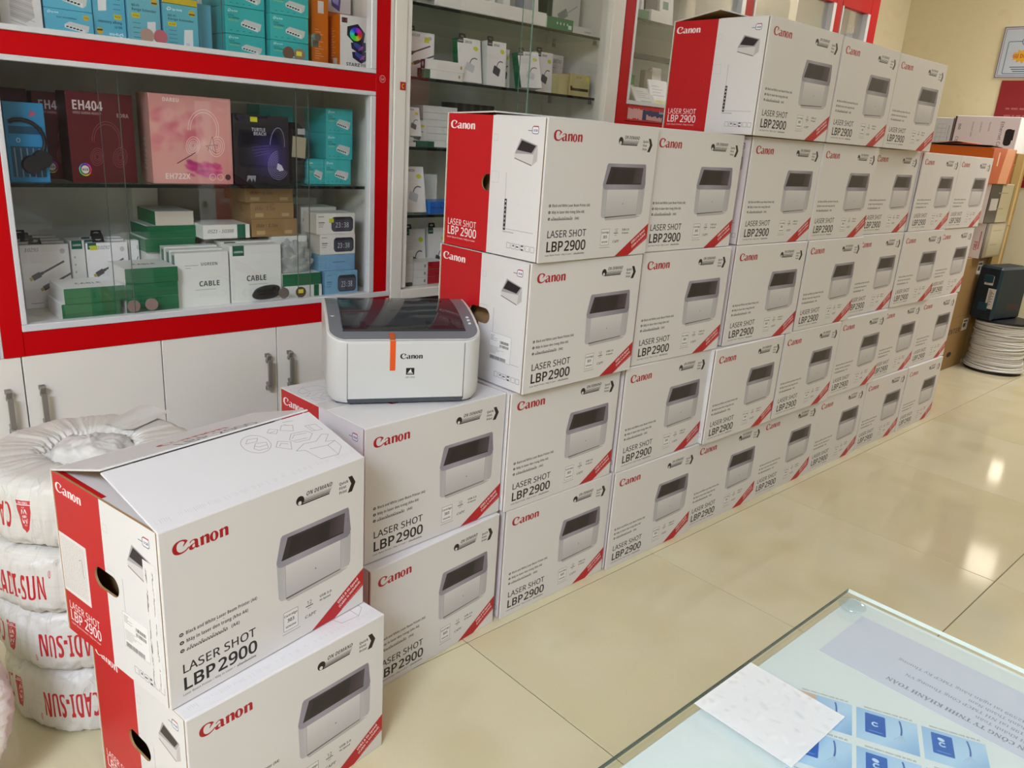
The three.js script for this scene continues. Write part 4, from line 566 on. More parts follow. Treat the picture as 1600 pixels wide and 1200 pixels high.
const redHead = (words) => printed(400, 512, (g, w, h) => { const q = g.createLinearGradient(0, 0, w, h); q.addColorStop(0, '#5a0d18'); q.addColorStop(1, '#550c16'); g.fillStyle = q; g.fillRect(0, 0, w, h); text(g, 'EH404', 30, 98, 74, { style: 'bold', color: '#cfc4bf', fit: 186 }); text(g, 'WIRED GAMING HEADSET', 34, 122, 20, { color: '#a8938e', style: 'bold', fit: 170 }); headphoneLine(g, 225, 270, 150, 'rgba(200,150,145,0.55)', 2.5); g.lineWidth = 7; for (let k = 0; k < 12; k++) { g.strokeStyle = `hsl(${k * 30},70%,55%)`; g.beginPath(); g.arc(78, 438, 34, k * 0.5236, k * 0.5236 + 0.55); g.stroke(); } g.fillStyle = '#d8d2cc'; g.beginPath(); g.arc(78, 438, 24, 0, 7); g.fill(); text(g, 'RGB', 78, 445, 18, { align: 'center', style: 'bold', color: '#333' }); text(g, 'EDRA', 372, 130, 30, { align: 'right', style: 'bold', color: '#a99f9b' }); });
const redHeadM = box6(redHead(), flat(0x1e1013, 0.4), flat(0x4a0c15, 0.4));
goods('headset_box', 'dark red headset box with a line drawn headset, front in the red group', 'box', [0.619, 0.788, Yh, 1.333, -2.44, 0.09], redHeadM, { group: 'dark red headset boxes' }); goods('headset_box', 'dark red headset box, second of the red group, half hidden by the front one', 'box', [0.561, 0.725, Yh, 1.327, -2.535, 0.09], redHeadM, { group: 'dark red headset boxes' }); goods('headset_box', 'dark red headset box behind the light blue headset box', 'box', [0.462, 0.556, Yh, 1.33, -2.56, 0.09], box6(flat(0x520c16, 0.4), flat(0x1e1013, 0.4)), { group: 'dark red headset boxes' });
goods('headset_box', 'pink headset box with a rose and magenta ink picture, middle of the shelf', 'box', [0.828, 1.066, Yh, 1.345, -2.43, 0.1], M6(flat(0xc98f86, 0.4), printed(128, 512, (g, w, h) => { g.fillStyle = '#c9978a'; g.fillRect(0, 0, w, h); text(g, 'E H 7 2 2 X', 74, 440, 40, { rot: -PI / 2, color: '#e6cfc6' }); }), flat(0xd9a79c, 0.4), flat(0xc98f86, 0.4), printed(512, 540, (g, w, h) => {
  const q = g.createLinearGradient(0, 0, w, h); q.addColorStop(0, '#dd9a92'); q.addColorStop(0.6, '#e0a79c'); q.addColorStop(1, '#d68f8a'); g.fillStyle = q; g.fillRect(0, 0, w, h); g.filter = 'blur(9px)'; seed = 90; for (let i = 0; i < 50; i++) { g.globalAlpha = 0.3; g.fillStyle = ['#c9425f', '#d86a80', '#e8b2a4', '#f0c8bc'][i % 4]; g.beginPath(); g.ellipse(rr(20, 330), rr(90, 330), rr(10, 50), rr(10, 70), rnd() * 3, 0, 7); g.fill(); } g.filter = 'blur(4px)'; for (let i = 0; i < 40; i++) { g.globalAlpha = 0.5; g.fillStyle = ['#c2267a', '#a01c5e', '#d4559a'][i % 3]; g.beginPath(); g.ellipse(rr(220, 430), rr(400, 490), rr(8, 45), rr(4, 18), 0.3, 0, 7); g.fill(); } g.filter = 'none'; g.globalAlpha = 1;
  headphoneLine(g, 330, 200, 165, 'rgba(246,232,226,0.85)', 3.5); g.strokeStyle = '#5c2230'; g.lineWidth = 2; g.beginPath(); g.moveTo(350, 330); g.lineTo(385, 240); g.lineTo(405, 345); g.lineTo(340, 300); g.lineTo(420, 290); g.stroke(); g.lineWidth = 5; g.beginPath(); g.moveTo(150, 415); g.lineTo(270, 345); g.stroke();
  text(g, 'DAREU', 80, 42, 32, { style: 'bold', color: '#f3e3dc' }); text(g, 'EH722X', 70, 512, 48, { style: 'bold', color: '#f3e3dc', fit: 160 }); g.strokeStyle = '#f3e3dc'; g.lineWidth = 3; for (let i = 0; i < 2; i++) { g.beginPath(); g.arc(375 + i * 52, 497, 20, 0, 7); g.stroke(); } g.fillStyle = '#3d2a2c'; g.beginPath(); g.arc(478, 497, 19, 0, 7); g.fill();
}), flat(0xc98f86, 0.4)));
{
  const b = goods('headset_box', 'black and purple headset box right of the pink box, green price tag on it', 'box', [1.074, 1.255, Yh, 1.305, -2.432, 0.1], box6(printed(512, 560, (g, w, h) => {
    g.fillStyle = '#15161f'; g.fillRect(0, 0, w, h); const q = g.createRadialGradient(330, 330, 10, 330, 330, 230); q.addColorStop(0, '#4d3f92'); q.addColorStop(1, '#15161f'); g.fillStyle = q; g.fillRect(0, 90, w, 420); g.fillStyle = '#23252f'; g.fillRect(0, 0, w, 70); g.fillStyle = hi; g.fillRect(150, 14, 66, 40);
    text(g, 'TURTLE', 160, 128, 40, { style: 'bold', color: '#c9cad2', fit: 130 }); text(g, 'BEACH', 176, 160, 38, { style: 'bold', color: '#c9cad2', fit: 122 }); g.strokeStyle = 'rgba(190,185,235,0.8)'; g.lineWidth = 6; g.beginPath(); g.ellipse(400, 240, 70, 150, 0.1, PI, 2 * PI); g.stroke(); g.lineWidth = 4; for (let k = 0; k < 6; k++) { g.beginPath(); g.ellipse(410, 400, 100 - k * 15, 120 - k * 16, 0.2, 0.3, 4.4); g.stroke(); } g.strokeStyle = 'rgba(130,120,230,0.6)'; for (let k = 0; k < 4; k++) { g.beginPath(); g.moveTo(150 + k * 10, 260 + k * 24); g.lineTo(320, 240 + k * 20); g.stroke(); } poly(g, [[400, 380], [440, 400], [460, 440], [420, 450], [390, 430]], '#d8d6e4'); poly(g, [[110, 490], [190, 490], [180, 545], [160, 510], [150, 545], [132, 510], [100, 545]], '#9a9aa4');
  }), black1));
}
{ const c = goods('carry_case', 'black hanging case with a cream label between the purple box and the teal boxes', 'case', [1.258, 1.33, Yh, 1.29, -2.452, 0.07], black1, { r: 0.02 }); slab(c, 'cream_label', flat(0xb5ad8f, 0.6), -0.02, 0.028, 0.085, 0.15, 0.0352, 0.036, 0.0002).rotation.z = -0.08; slab(c, 'buckle', flat(0xb9bcbc, 0.4), 0.002, 0.028, 0.157, 0.176, 0.035, 0.038, 0.001); }
for (const [lab, x0, x1, y0, y1] of [['bottom right on the headset shelf', 1.398, 1.5, Yh, 1.179], ['middle of the stack ending the headset shelf', 1.405, 1.506, 1.1795, 1.263], ['top of the stack ending the headset shelf', 1.406, 1.506, 1.2635, 1.343], ['left one of the bottom pair, headset shelf', 1.335, 1.396, Yh, 1.178]]) goods('network_switch_box', swName + lab, 'box', [x0, x1, y0, y1, -2.46, 0.15], switchM, { group: 'teal switch boxes' });
goods('network_switch_box', swName + 'standing in the dark behind the black case', 'box', [1.24, 1.36, Yh, 1.34, -2.6, 0.1], box6(teal, teal));

// bottom compartment (floor y 0.724)
const Yb = 0.7245;
const cablePic = (g, x, y, s) => { g.lineCap = 'butt'; for (const [dx, dy, k] of [[0, 0, 1], [0.32, 0.36, 0.9]]) { g.save(); g.translate(x + dx * s, y + dy * s); g.rotate(-0.45); g.fillStyle = '#4a474b'; g.fillRect(0, -0.09 * s * k, 0.3 * s, 0.18 * s * k); g.fillRect(0.3 * s, -0.05 * s, 0.1 * s, 0.1 * s); g.fillRect(0.4 * s, -0.032 * s, 0.8 * s, 0.064 * s); g.fillStyle = '#b9a552'; g.fillRect(-0.1 * s, -0.06 * s * k, 0.11 * s, 0.12 * s * k); g.restore(); } };
const cableCache = {}, cableBox = (num, withTag, ink = '#4a4f86') => cableCache[num + withTag + ink] ??= printed(360, 480, (g, w, h) => { g.fillStyle = '#f5f4f0'; g.fillRect(0, 0, w, h); if (withTag) { g.fillStyle = '#17624a'; g.fillRect(14, 0, 74, 46); text(g, 'UGREEN', 51, 30, 15, { align: 'center', color: '#e6efe9', style: 'bold' }); } text(g, num, withTag ? 96 : 28, 48, 38, { font: 'serif', style: 'italic', color: ink }); g.fillStyle = '#c9c7c4'; g.beginPath(); g.arc(312, 52, 20, 0, 7); g.fill(); cablePic(g, 70, 250, 230); g.fillStyle = '#9a9894'; g.fillRect(40, 440, 90, 5); });
const cb1 = box6(cableBox('10295', false), white2), cb2 = box6(cableBox('10292', true, '#6a6a72'), white2);
for (let i = 0; i < 4; i++) { const b = goods('cable_box', ['front cable box of the left row in the bottom compartment, handwritten number', 'second cable box of the left row in the bottom compartment', 'third cable box of the left row in the bottom compartment', 'rearmost cable box of the left row in the bottom compartment'][i], 'box', [0.5 - i * 0.002, 0.626 - i * 0.002, Yb, 0.909 + i * 0.003, -2.585 - i * 0.036, 0.028], cb1, { group: 'cable boxes with black hang tabs' }); tabOn(b, i ? -0.03 : -0.02, 0); }
for (let i = 0; i < 3; i++) { const b = goods('cable_box', ['front cable box of the middle row, green tag and yellow price', 'second cable box of the middle row in the bottom compartment', 'rearmost cable box of the middle row in the bottom compartment'][i], 'box', [0.672 + i * 0.003, 0.79 + i * 0.003, Yb, 0.908 + i * 0.003, -2.585 - i * 0.042, 0.034], cb2, { group: 'cable boxes with black hang tabs' }); tabOn(b, -0.018 + i * 0.006, 0); if (!i) slab(b, 'price_sticker', flat(0xd7dc2a, 0.5), -0.048, -0.026, 0.163, 0.176, 0.017, 0.0176, 0.0001); }
goods('cable_box', 'narrow white box with a green top tag between the left and middle cable rows', 'box', [0.63, 0.668, Yb, 0.918, -2.58, 0.07], box6(printed(128, 480, (g, w, h) => { g.fillStyle = '#e4e4de'; g.fillRect(0, 0, w, h); g.fillStyle = '#17624a'; g.fillRect(8, 0, 100, 60); text(g, 'UGREEN', 58, 38, 20, { align: 'center', color: '#e6efe9', style: 'bold' }); g.fillStyle = '#b0b2ac'; for (let i = 0; i < 3; i++) { g.beginPath(); g.arc(30, 120 + i * 55, 9, 0, 7); g.fill(); } }), white1));
goods('cable_box', 'white cable box at the right end of the middle cable row', 'box', [0.797, 0.828, Yb, 0.91, -2.6, 0.03], box6(cableBox('', false), white2));
// flat boxes with green ends, stacked
const cableTop = printed(384, 256, (g, w, h) => { g.fillStyle = '#f3f5f0'; g.fillRect(0, 0, w, h); text(g, 'CABLE', w / 2, h * 0.62, 50, { align: 'center', color: '#4c4f4e', style: 'bold', fit: 170 }); }), greenFront = printed(256, 96, (g, w, h) => { g.fillStyle = '#0f6e42'; g.fillRect(0, 0, w, h); g.strokeStyle = '#0a5231'; g.lineWidth = 4; g.beginPath(); g.moveTo(0, 60); g.lineTo(120, 58); g.lineTo(150, 64); g.lineTo(w, 56); g.stroke(); });
const greenM = M6(white1, white1, cableTop, white1, greenFront, white1), gg = { group: 'flat green ended cable boxes' };
goods('flat_cable_box', 'flat green ended box, lower of two at the left front of the bottom compartment', 'box', [0.548, 0.702, Yb, 0.771, -2.395, 0.15], greenM, gg); goods('flat_cable_box', 'flat green ended box, upper of two at the left front of the bottom compartment', 'box', [0.556, 0.714, 0.7715, 0.815, -2.39, 0.15], greenM, gg);
goods('flat_cable_box', 'flat green ended box, lowest of the stack of three behind two round pulls', 'box', [0.716, 0.866, Yb, 0.773, -2.395, 0.15], greenM, gg); goods('flat_cable_box', 'flat green ended box, middle of the stack of three in the bottom compartment', 'box', [0.718, 0.866, 0.7735, 0.815, -2.395, 0.15], greenM, gg); goods('flat_cable_box', 'flat green ended box on top of the stack of three in the bottom compartment', 'box', [0.718, 0.867, 0.8155, 0.86, -2.392, 0.15], greenM, gg);
const backG = (lab, a) => goods('flat_cable_box', lab, 'box', a, M6(white2, greenFront, white2, white2, greenFront, white2), gg);
goods('cable_box', 'white cable carton under the rear green boxes in the bottom compartment', 'box', [0.835, 0.985, Yb, 0.879, -2.56, 0.12], white2);
backG('flat green ended box, lowest of the rear stack in the bottom compartment', [0.83, 0.984, 0.8795, 0.92, -2.545, 0.15]); backG('flat green ended box, second of the rear stack in the bottom compartment', [0.838, 0.99, 0.9205, 0.959, -2.547, 0.15]); goods('flat_cable_box', 'box with white front and green left end on top of the rear green stack', 'box', [0.866, 0.984, 0.9595, 1.003, -2.55, 0.16], M6(white1, greenFront, white2, white2, flat(0xd8d2bf, 0.5), white2), gg);
goods('cable_box', 'upright white box standing behind the rear green stack', 'box', [0.855, 0.935, Yb, 1.065, -2.715, 0.045], white2);
const cableWord = (top) => printed(384, 384, (g, w, h) => { g.fillStyle = '#eef2e8'; g.fillRect(0, 0, w, h); if (top) { g.fillStyle = '#14654a'; g.fillRect(18, 0, 84, 66); text(g, 'UGREEN', 60, 46, 17, { align: 'center', color: '#e6efe9', style: 'bold' }); } else { text(g, 'UGREEN', 240, 92, 30, { align: 'center', color: '#70746e', style: 'bold', fit: 126 }); g.fillStyle = '#a9ada6'; g.fillRect(60, 86, 100, 4); g.fillRect(66, 104, 40, 4); } text(g, 'CABLE', top ? 192 : 236, 240, 52, { align: 'center', color: '#3e4340', style: 'bold', fit: 156 }); g.fillStyle = '#c3c7bf'; g.fillRect(130, 262, 150, 5); });
const cw1 = box6(cableWord(false), M6_side(), white1), cw2 = box6(cableWord(true), white2, white1);
function M6_side() { return printed(96, 256, (g, w, h) => { g.fillStyle = '#cdd2c8'; g.fillRect(0, 0, w, h); g.fillStyle = '#5a7f72'; g.fillRect(30, 10, 50, 60); }); }
for (let i = 0; i < 3; i++) goods('boxed_cable', ['white boxed cable, front of three, left of the box with the green corner', 'white boxed cable, second of three, left of the box with the green corner', 'white boxed cable, rearmost of three, left of the box with the green corner'][i], 'box', [0.871 - i * 0.001, 1.036 - i * 0.001, Yb, 0.893 + i * 0.004, -2.42 - i * 0.04, 0.038], cw1, { group: 'white boxed cables' });
for (let i = 0; i < 2; i++) goods('boxed_cable', ['big white boxed cable with a green corner tag, front of two', 'big white boxed cable directly behind the one with the green corner tag'][i], 'box', [1.041, 1.213, Yb, 0.908 + i * 0.003, -2.42 - i * 0.062, 0.06], cw2, { group: 'white boxed cables' });
goods('cable_box', 'white cable box under the lying handwritten box', 'box', [1.02, 1.135, Yb, 0.921, -2.56, 0.05], white2);
goods('flat_cable_box', 'lying white box with handwritten numbers and a green right end', 'box', [0.987, 1.14, 0.922, 0.966, -2.487, 0.13], box6(printed(320, 96, (g, w, h) => { g.fillStyle = '#ecefe4'; g.fillRect(0, 0, w, h); g.fillStyle = '#13664a'; g.fillRect(232, 0, 58, h); text(g, '0521 - 10398', 26, 56, 34, { style: 'italic', font: 'serif', color: '#33363a', fit: 180 }); }), white2));
const cardFront = printed(320, 112, (g, w, h) => { g.fillStyle = '#a08154'; g.fillRect(0, 0, w, h); seed = 12; speckle(g, w, h, 120, ['#8c6f45', '#b09062'], 1, 4, 0.4); text(g, 'Hde - 1.5m', 26, 52, 30, { style: 'italic', font: 'serif', color: '#3c3050' }); g.fillStyle = 'rgba(225,205,160,0.5)'; g.fillRect(30, 74, 60, 26); g.fillRect(230, 74, 56, 24); });
[['lowest', 1.149, 1.309, 0.923, 0.981], ['middle', 1.147, 1.298, 0.9815, 1.034], ['top', 1.13, 1.296, 1.0345, 1.083]].forEach(([n, x0, x1, y0, y1]) => goods('small_carton', `brown handwritten cardboard carton, ${n} of three stacked in the bottom compartment`, 'box', [x0, x1, y0, y1, -2.49, 0.16], box6(cardFront, brownCard), { group: 'brown cartons' }));
goods('cable_box', 'white box that carries the three brown cartons', 'box', [1.216, 1.345, Yb, 0.9225, -2.487, 0.16], box6(printed(128, 128, (g, w, h) => { g.fillStyle = '#ecefe6'; g.fillRect(0, 0, w, h); g.fillStyle = '#555'; g.beginPath(); g.arc(30, 20, 4, 0, 7); g.arc(84, 28, 4, 0, 7); g.fill(); }), white2)); goods('cable_box', 'white carton behind the big boxed cables, supporting the rear goods', 'box', [1.145, 1.196, Yb, 0.922, -2.6, 0.1], white2);
goods('flat_cable_box', 'low white box with a green right end in front of the plastic bag', 'box', [1.225, 1.362, Yb, 0.765, -2.418, 0.07], box6(printed(256, 80, (g, w, h) => { g.fillStyle = '#edf0e8'; g.fillRect(0, 0, w, h); g.fillStyle = '#0f6e42'; g.fillRect(200, 0, 36, h); }), white1), gg); goods('flat_cable_box', 'green ended box lying on the low white box under the plastic bag', 'box', [1.218, 1.36, 0.7655, 0.806, -2.42, 0.066], greenM, gg);
{
  const g = new THREE.SphereGeometry(0.06, 64, 40), p = g.attributes.position; for (let k = 0; k < p.count; k++) { const x = p.getX(k), y = p.getY(k), z = p.getZ(k), n = 1 + 0.35 * noise.noise(x * 40, y * 40, z * 40) + 0.18 * Math.abs(noise.noise(x * 110, y * 110, z * 110)); p.setXYZ(k, x * n * 1.1, Math.max(0, (y + 0.045) * n * 0.9), z * n * 0.42); } g.computeVertexNormals();
  solo('plastic_bag', g, std({ color: 0xdfe3dd, roughness: 0.25, transmission: 0.55, side: THREE.DoubleSide }), 'crumpled clear plastic bag lying on a green ended box', 'bag', 1.272, 0.8062, -2.452);
  const r = new THREE.TorusGeometry(0.042, 0.0065, 10, 48), q = r.attributes.position; r.rotateX(PI / 2 - 0.35); r.translate(0, 0.02, 0);
  const t = thing('coiled_cable', 'small black cable coiled on the compartment floor before the green cornered box', 'cable', 1.15, Yb + 0.007, -2.401); for (let k = 0; k < 3; k++) { const m = mesh('cable_loop', r, flat(0x2d2c2b, 0.5), t, 0, k * 0.006, k * 0.003); m.rotation.y = k * 0.07; m.scale.set(1, 1, 0.34); }
}
// clock boxes
const clock = (bg, dark) => printed(384, 168, (g, w, h) => { g.fillStyle = bg; g.fillRect(0, 0, w, h); g.fillStyle = dark; for (let i = 0; i < 3; i++) g.fillRect(18, 70 + i * 18, 60 - i * 8, i ? 4 : 8); g.fillStyle = '#8a8c88'; g.fillRect(16, 22, 56, 6); rrect(g, 146, 28, 222, 122, 34, '#2b2e36'); rrect(g, 152, 50, 208, 94, 22, '#4a4e58'); text(g, '23:38', 256, 116, 56, { align: 'center', color: '#e8ecf0', font: 'monospace', fit: 140 }); });
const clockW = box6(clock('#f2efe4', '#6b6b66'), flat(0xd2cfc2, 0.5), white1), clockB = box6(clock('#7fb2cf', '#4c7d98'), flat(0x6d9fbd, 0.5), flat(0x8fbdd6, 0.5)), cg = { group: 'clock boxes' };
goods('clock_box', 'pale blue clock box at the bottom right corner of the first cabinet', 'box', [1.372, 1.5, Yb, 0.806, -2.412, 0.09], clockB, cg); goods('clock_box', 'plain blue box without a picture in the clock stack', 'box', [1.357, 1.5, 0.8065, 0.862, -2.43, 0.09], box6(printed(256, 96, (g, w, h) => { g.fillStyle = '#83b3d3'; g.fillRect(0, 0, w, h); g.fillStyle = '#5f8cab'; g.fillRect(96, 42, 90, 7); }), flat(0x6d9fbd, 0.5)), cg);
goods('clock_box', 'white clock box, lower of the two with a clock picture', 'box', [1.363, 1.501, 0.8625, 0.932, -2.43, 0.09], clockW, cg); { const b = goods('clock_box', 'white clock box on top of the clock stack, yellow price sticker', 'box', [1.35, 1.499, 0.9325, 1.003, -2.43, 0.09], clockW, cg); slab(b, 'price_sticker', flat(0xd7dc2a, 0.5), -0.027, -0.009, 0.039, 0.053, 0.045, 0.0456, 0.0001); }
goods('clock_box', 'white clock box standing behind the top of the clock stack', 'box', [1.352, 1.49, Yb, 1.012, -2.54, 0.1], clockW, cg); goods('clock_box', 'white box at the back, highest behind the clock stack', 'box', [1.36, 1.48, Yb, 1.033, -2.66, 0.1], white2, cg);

// white cabinet, shelves at 0.995, 1.234, 1.469, 1.705
const S1 = 0.7305, S2 = 0.9955, S3 = 1.2345, S4 = 1.4695, S5 = 1.7055;
const adapterCache = {}, adapter = (num, col, tagCol) => adapterCache[num + col + tagCol] ??= printed(300, 440, (g, w, h) => { g.fillStyle = '#f3f2ee'; g.fillRect(0, 0, w, h); g.fillStyle = tagCol ?? '#2f3533'; g.fillRect(0, 0, 76, 50); text(g, 'UGREEN', 38, 32, 15, { align: 'center', color: '#dfe6e2', style: 'bold' }); text(g, num, 90, 46, 34, { font: 'serif', style: 'italic bold', color: '#35384a' }); g.fillStyle = hi; g.beginPath(); g.ellipse(236, 92, 34, 22, 0.1, 0, 7); g.fill(); g.strokeStyle = '#55575a'; g.lineWidth = 11; g.beginPath(); g.moveTo(150, 260); g.bezierCurveTo(160, 190, 220, 180, 250, 200); g.stroke(); g.save(); g.translate(150, 290); g.rotate(0.35); rrect(g, -55, -42, 110, 84, 14, col); g.restore(); });
const hang = (lab, num, col, a, o = {}) => { const b = goods('adapter_box', lab, 'box', a, M6(white2, o.side ?? white2, white2, white2, adapter(num, col, o.tagCol), white2), o); if (!o.noTab) tabOn(b, -0.02, 0); return b; };
{
  const b = goods('cable_box', 'cable box with a long dark cable print, second shelf, white cabinet', 'box', [1.7, 1.848, S4, 1.622, -2.47, 0.03], box6(cableBox('10239', true, '#35384a'), white2)); tabOn(b, -0.02, 0); slab(b, 'price_sticker', flat(0xd7dc2a, 0.5), 0.03, 0.05, 0.12, 0.138, 0.015, 0.0156, 0.0001);
  const c = goods('cable_box', 'cable box at the left end of the same shelf, mostly behind the white post', 'box', [1.668, 1.694, S4, 1.628, -2.5, 0.03], box6(cableBox('', false), white2));
  goods('adapter_box', 'long white box lying on another one, front left on the shelf', 'box', [1.775, 1.943, 1.4995, 1.533, -2.41, 0.03], box6(printed(320, 64, (g, w, h) => { g.fillStyle = '#f3f1ea'; g.fillRect(0, 0, w, h); g.fillStyle = '#b89b3c'; g.fillRect(285, 20, 14, 22); }), white1)); goods('adapter_box', 'long white box with a green left end, lying under another white box', 'box', [1.762, 1.935, S4, 1.499, -2.408, 0.034], M6(white1, green1, white1, white1, printed(320, 64, (g, w, h) => { g.fillStyle = '#f3f1ea'; g.fillRect(0, 0, w, h); g.fillStyle = '#176a4b'; g.fillRect(0, 0, 46, h); g.fillStyle = '#b89b3c'; g.fillRect(285, 20, 14, 22); }), white1));
  for (const [y, k] of [[1.497, 0], [1.53, 1]]) { const tb = mesh('hang_tab', tabShape, black1, k ? scene.getObjectByName('adapter_box') : scene.getObjectByName('adapter_box_001'), 0, 0, 0); tb.rotation.z = PI / 2; tb.position.set(k ? -0.084 : -0.0865, 0.016, 0.0); }
  hang('white adapter box with a pale dongle print, beside the lying long boxes', '20518', '#c9cbd0', [1.936, 2.046, S4, 1.622, -2.43, 0.03], { lean: 0.14, side: green1 }); hang('white adapter box with a black dongle print, right of the pale one', '30544', '#3c3f44', [2.07, 2.165, S4, 1.627, -2.43, 0.035], { lean: 0.05 });
  hang('white adapter box seen edge on behind the overlapping glass', '', '#3c3f44', [2.178, 2.222, S4, 1.61, -2.47, 0.04], { lean: 0.08, side: green1, tagCol: '#17624a' });
  hang('white adapter box tilted on the shelf, two small plugs printed on it', '50449', '#d5d6d8', [2.238, 2.352, S4, 1.605, -2.418, 0.035], { lean: 0.2, side: green1, roll: 0.06 }); hang('white adapter box with a grey dongle print, behind the tilted one', '30848', '#5a5d60', [2.37, 2.462, S4, 1.624, -2.475, 0.03], { lean: 0.04 });
  goods('adapter_box', 'white box with a brown hub print behind the cream boxes', 'box', [2.472, 2.585, S4, 1.63, -2.54, 0.04], box6(printed(256, 360, (g, w, h) => { g.fillStyle = '#dcdad2'; g.fillRect(0, 0, w, h); g.fillStyle = '#2f6d55'; g.fillRect(16, 0, 66, 44); text(g, '50741', 110, 70, 44, { font: 'serif', style: 'italic', color: '#444' }); g.fillStyle = '#a9a69c'; g.fillRect(24, 110, 140, 5); poly(g, [[30, 330], [120, 240], [230, 320], [130, 380]], '#5d5250'); }), white2));
  goods('cream_box', 'cream box with a brown band and yellow price, shelf end', 'box', [2.523, 2.642, S4, 1.556, -2.43, 0.1], box6(printed(256, 192, (g, w, h) => { g.fillStyle = '#c9bf86'; g.fillRect(0, 0, w, h); g.fillStyle = '#3e2f22'; g.fillRect(6, 122, 236, 24); g.beginPath(); g.arc(16, 118, 14, 0, 7); g.fill(); text(g, '30758', 66, 36, 26, { font: 'serif', style: 'italic', color: '#6d6230' }); g.fillStyle = hi; g.fillRect(208, 14, 34, 34); }), flat(0xb9af78, 0.5))); goods('cream_box', 'plain cream box left of the banded cream box', 'box', [2.464, 2.521, S4, 1.55, -2.437, 0.1], flat(0xc2b982, 0.5));
}
// top shelf of the white cabinet
goods('flat_cable_box', 'green and white flat box lying at the front of the top glass shelf', 'box', [2.33, 2.508, S5, 1.752, -2.425, 0.05], M6(green1, printed(96, 96, (g, w, h) => { g.fillStyle = '#d6d8d2'; g.fillRect(0, 0, w, h); g.fillStyle = '#222'; g.fillRect(30, 46, 40, 18); }), white2, white2, printed(256, 80, (g, w, h) => { g.fillStyle = '#d9dcd5'; g.fillRect(0, 0, w, h); g.fillStyle = '#12723f'; g.fillRect(40, 0, 216, h); g.fillStyle = '#cfe6da'; for (let i = 0; i < 4; i++) g.fillRect(120 + i * 28, 26, 8, 16); g.fillRect(216, 36, 28, 26); }), green1));
goods('flat_cable_box', 'low white box at the right end of the top glass shelf', 'box', [2.512, 2.628, S5, 1.736, -2.43, 0.05], box6(printed(256, 80, (g, w, h) => { g.fillStyle = '#d8d9d5'; g.fillRect(0, 0, w, h); text(g, 'UGREEN', 150, 52, 24, { style: 'bold', color: '#777' }); }), white2)); goods('adapter_box', 'tall white box with a grey adapter print, back right on the top glass shelf', 'box', [2.46, 2.618, S5, 1.94, -2.5, 0.06], box6(printed(256, 360, (g, w, h) => { g.fillStyle = '#d4d6d0'; g.fillRect(0, 0, w, h); g.fillStyle = '#8f938e'; g.fillRect(70, 140, 110, 6); g.save(); g.translate(90, 250); g.rotate(-0.5); g.fillStyle = '#8a8d8c'; g.fillRect(-40, -24, 90, 48); g.restore(); g.strokeStyle = '#a3a6a4'; g.lineWidth = 7; g.beginPath(); g.moveTo(120, 240); g.lineTo(230, 180); g.stroke(); }), white2));
goods('adapter_box', 'dark green box standing beside the tall white box on the top shelf', 'box', [2.43, 2.456, S5, 1.94, -2.5, 0.06], flat(0x1d3d33, 0.5));
seed = 15; for (let i = 0; i < 9; i++) { const x = 1.83 + i * 0.062, wdt = 0.02 + 0.028 * rnd(); goods('packaged_cable', 'white cable packet standing on the top glass shelf, ' + ['first', 'second', 'third', 'fourth', 'fifth', 'sixth', 'seventh', 'eighth', 'ninth'][i] + ' from the left', 'packet', [x, x + wdt, S5 + 0.03, 1.9, -2.44 - 0.05 * rnd(), 0.05], i % 4 === 3 ? flat(0x9fa6b4, 0.4) : i % 3 ? white1 : flat(0xbdbdb6, 0.5), { lean: 0.05, roll: rr(-0.05, 0.05), group: 'packets on the top glass shelf' }); }
{ const tr = thing('display_tray', 'long white tray holding the cable packets on the top glass shelf', 'tray', 2.07, S5, -2.47, 0); slab(tr, 'tray_floor', white1, -0.27, 0.27, 0, 0.004, -0.05, 0.06); slab(tr, 'tray_front', white1, -0.27, 0.27, 0, 0.05, 0.056, 0.06); slab(tr, 'tray_back', white1, -0.27, 0.27, 0, 0.05, -0.054, -0.05); }
// third, second and first shelves of the white cabinet, left of the stacked cartons
hang('white adapter box with a grey dongle print on the middle shelf, left end', '30758', '#6a6d70', [1.712, 1.776, S3 + 0.03, 1.365, -2.43, 0.03], { lean: 0.22, tagCol: '#3a403d' }); hang('white adapter box with a small plug print behind the middle shelf dongle box', '30758', '#6a6d70', [1.758, 1.842, S3, 1.325, -2.49, 0.03], { lean: 0.05, tagCol: '#3a403d' }); goods('adapter_box', 'price card box standing tall at the left end of the middle shelf', 'box', [1.672, 1.72, S3, 1.405, -2.52, 0.03], box6(printed(128, 384, (g, w, h) => { g.fillStyle = '#d7d8d4'; g.fillRect(0, 0, w, h); for (let i = 0; i < 3; i++) text(g, '20124', 40 + i * 30, 190, 34, { rot: -PI / 2, color: '#333', style: 'bold' }); }), white2));
for (let i = 0; i < 3; i++) goods('flat_cable_box', ['low white box at the bottom of the pile, left of the middle shelf', 'low white box in the middle of the pile, left of the middle shelf', 'low white box topping the pile at the left of the middle shelf'][i], 'box', [1.668, 1.74 - i * 0.012, S3 + i * 0.0165, S3 + i * 0.0165 + 0.016, -2.415, 0.05], white1, { group: 'low white boxes' });
goods('flat_cable_box', 'dark green flat box at the front of the middle shelf', 'box', [1.742, 1.82, S3, 1.256, -2.412, 0.035], flat(0x1b5b42, 0.5)); for (let i = 0; i < 6; i++) goods('flat_cable_box', 'thin white box in the rear pile of the middle shelf, ' + ['lowest', 'second', 'third', 'fourth', 'fifth', 'top'][i], 'box', [1.83, 1.99, S3 + i * 0.0245, S3 + i * 0.0245 + 0.024, -2.5, 0.12], white2, { group: 'thin white boxes' });
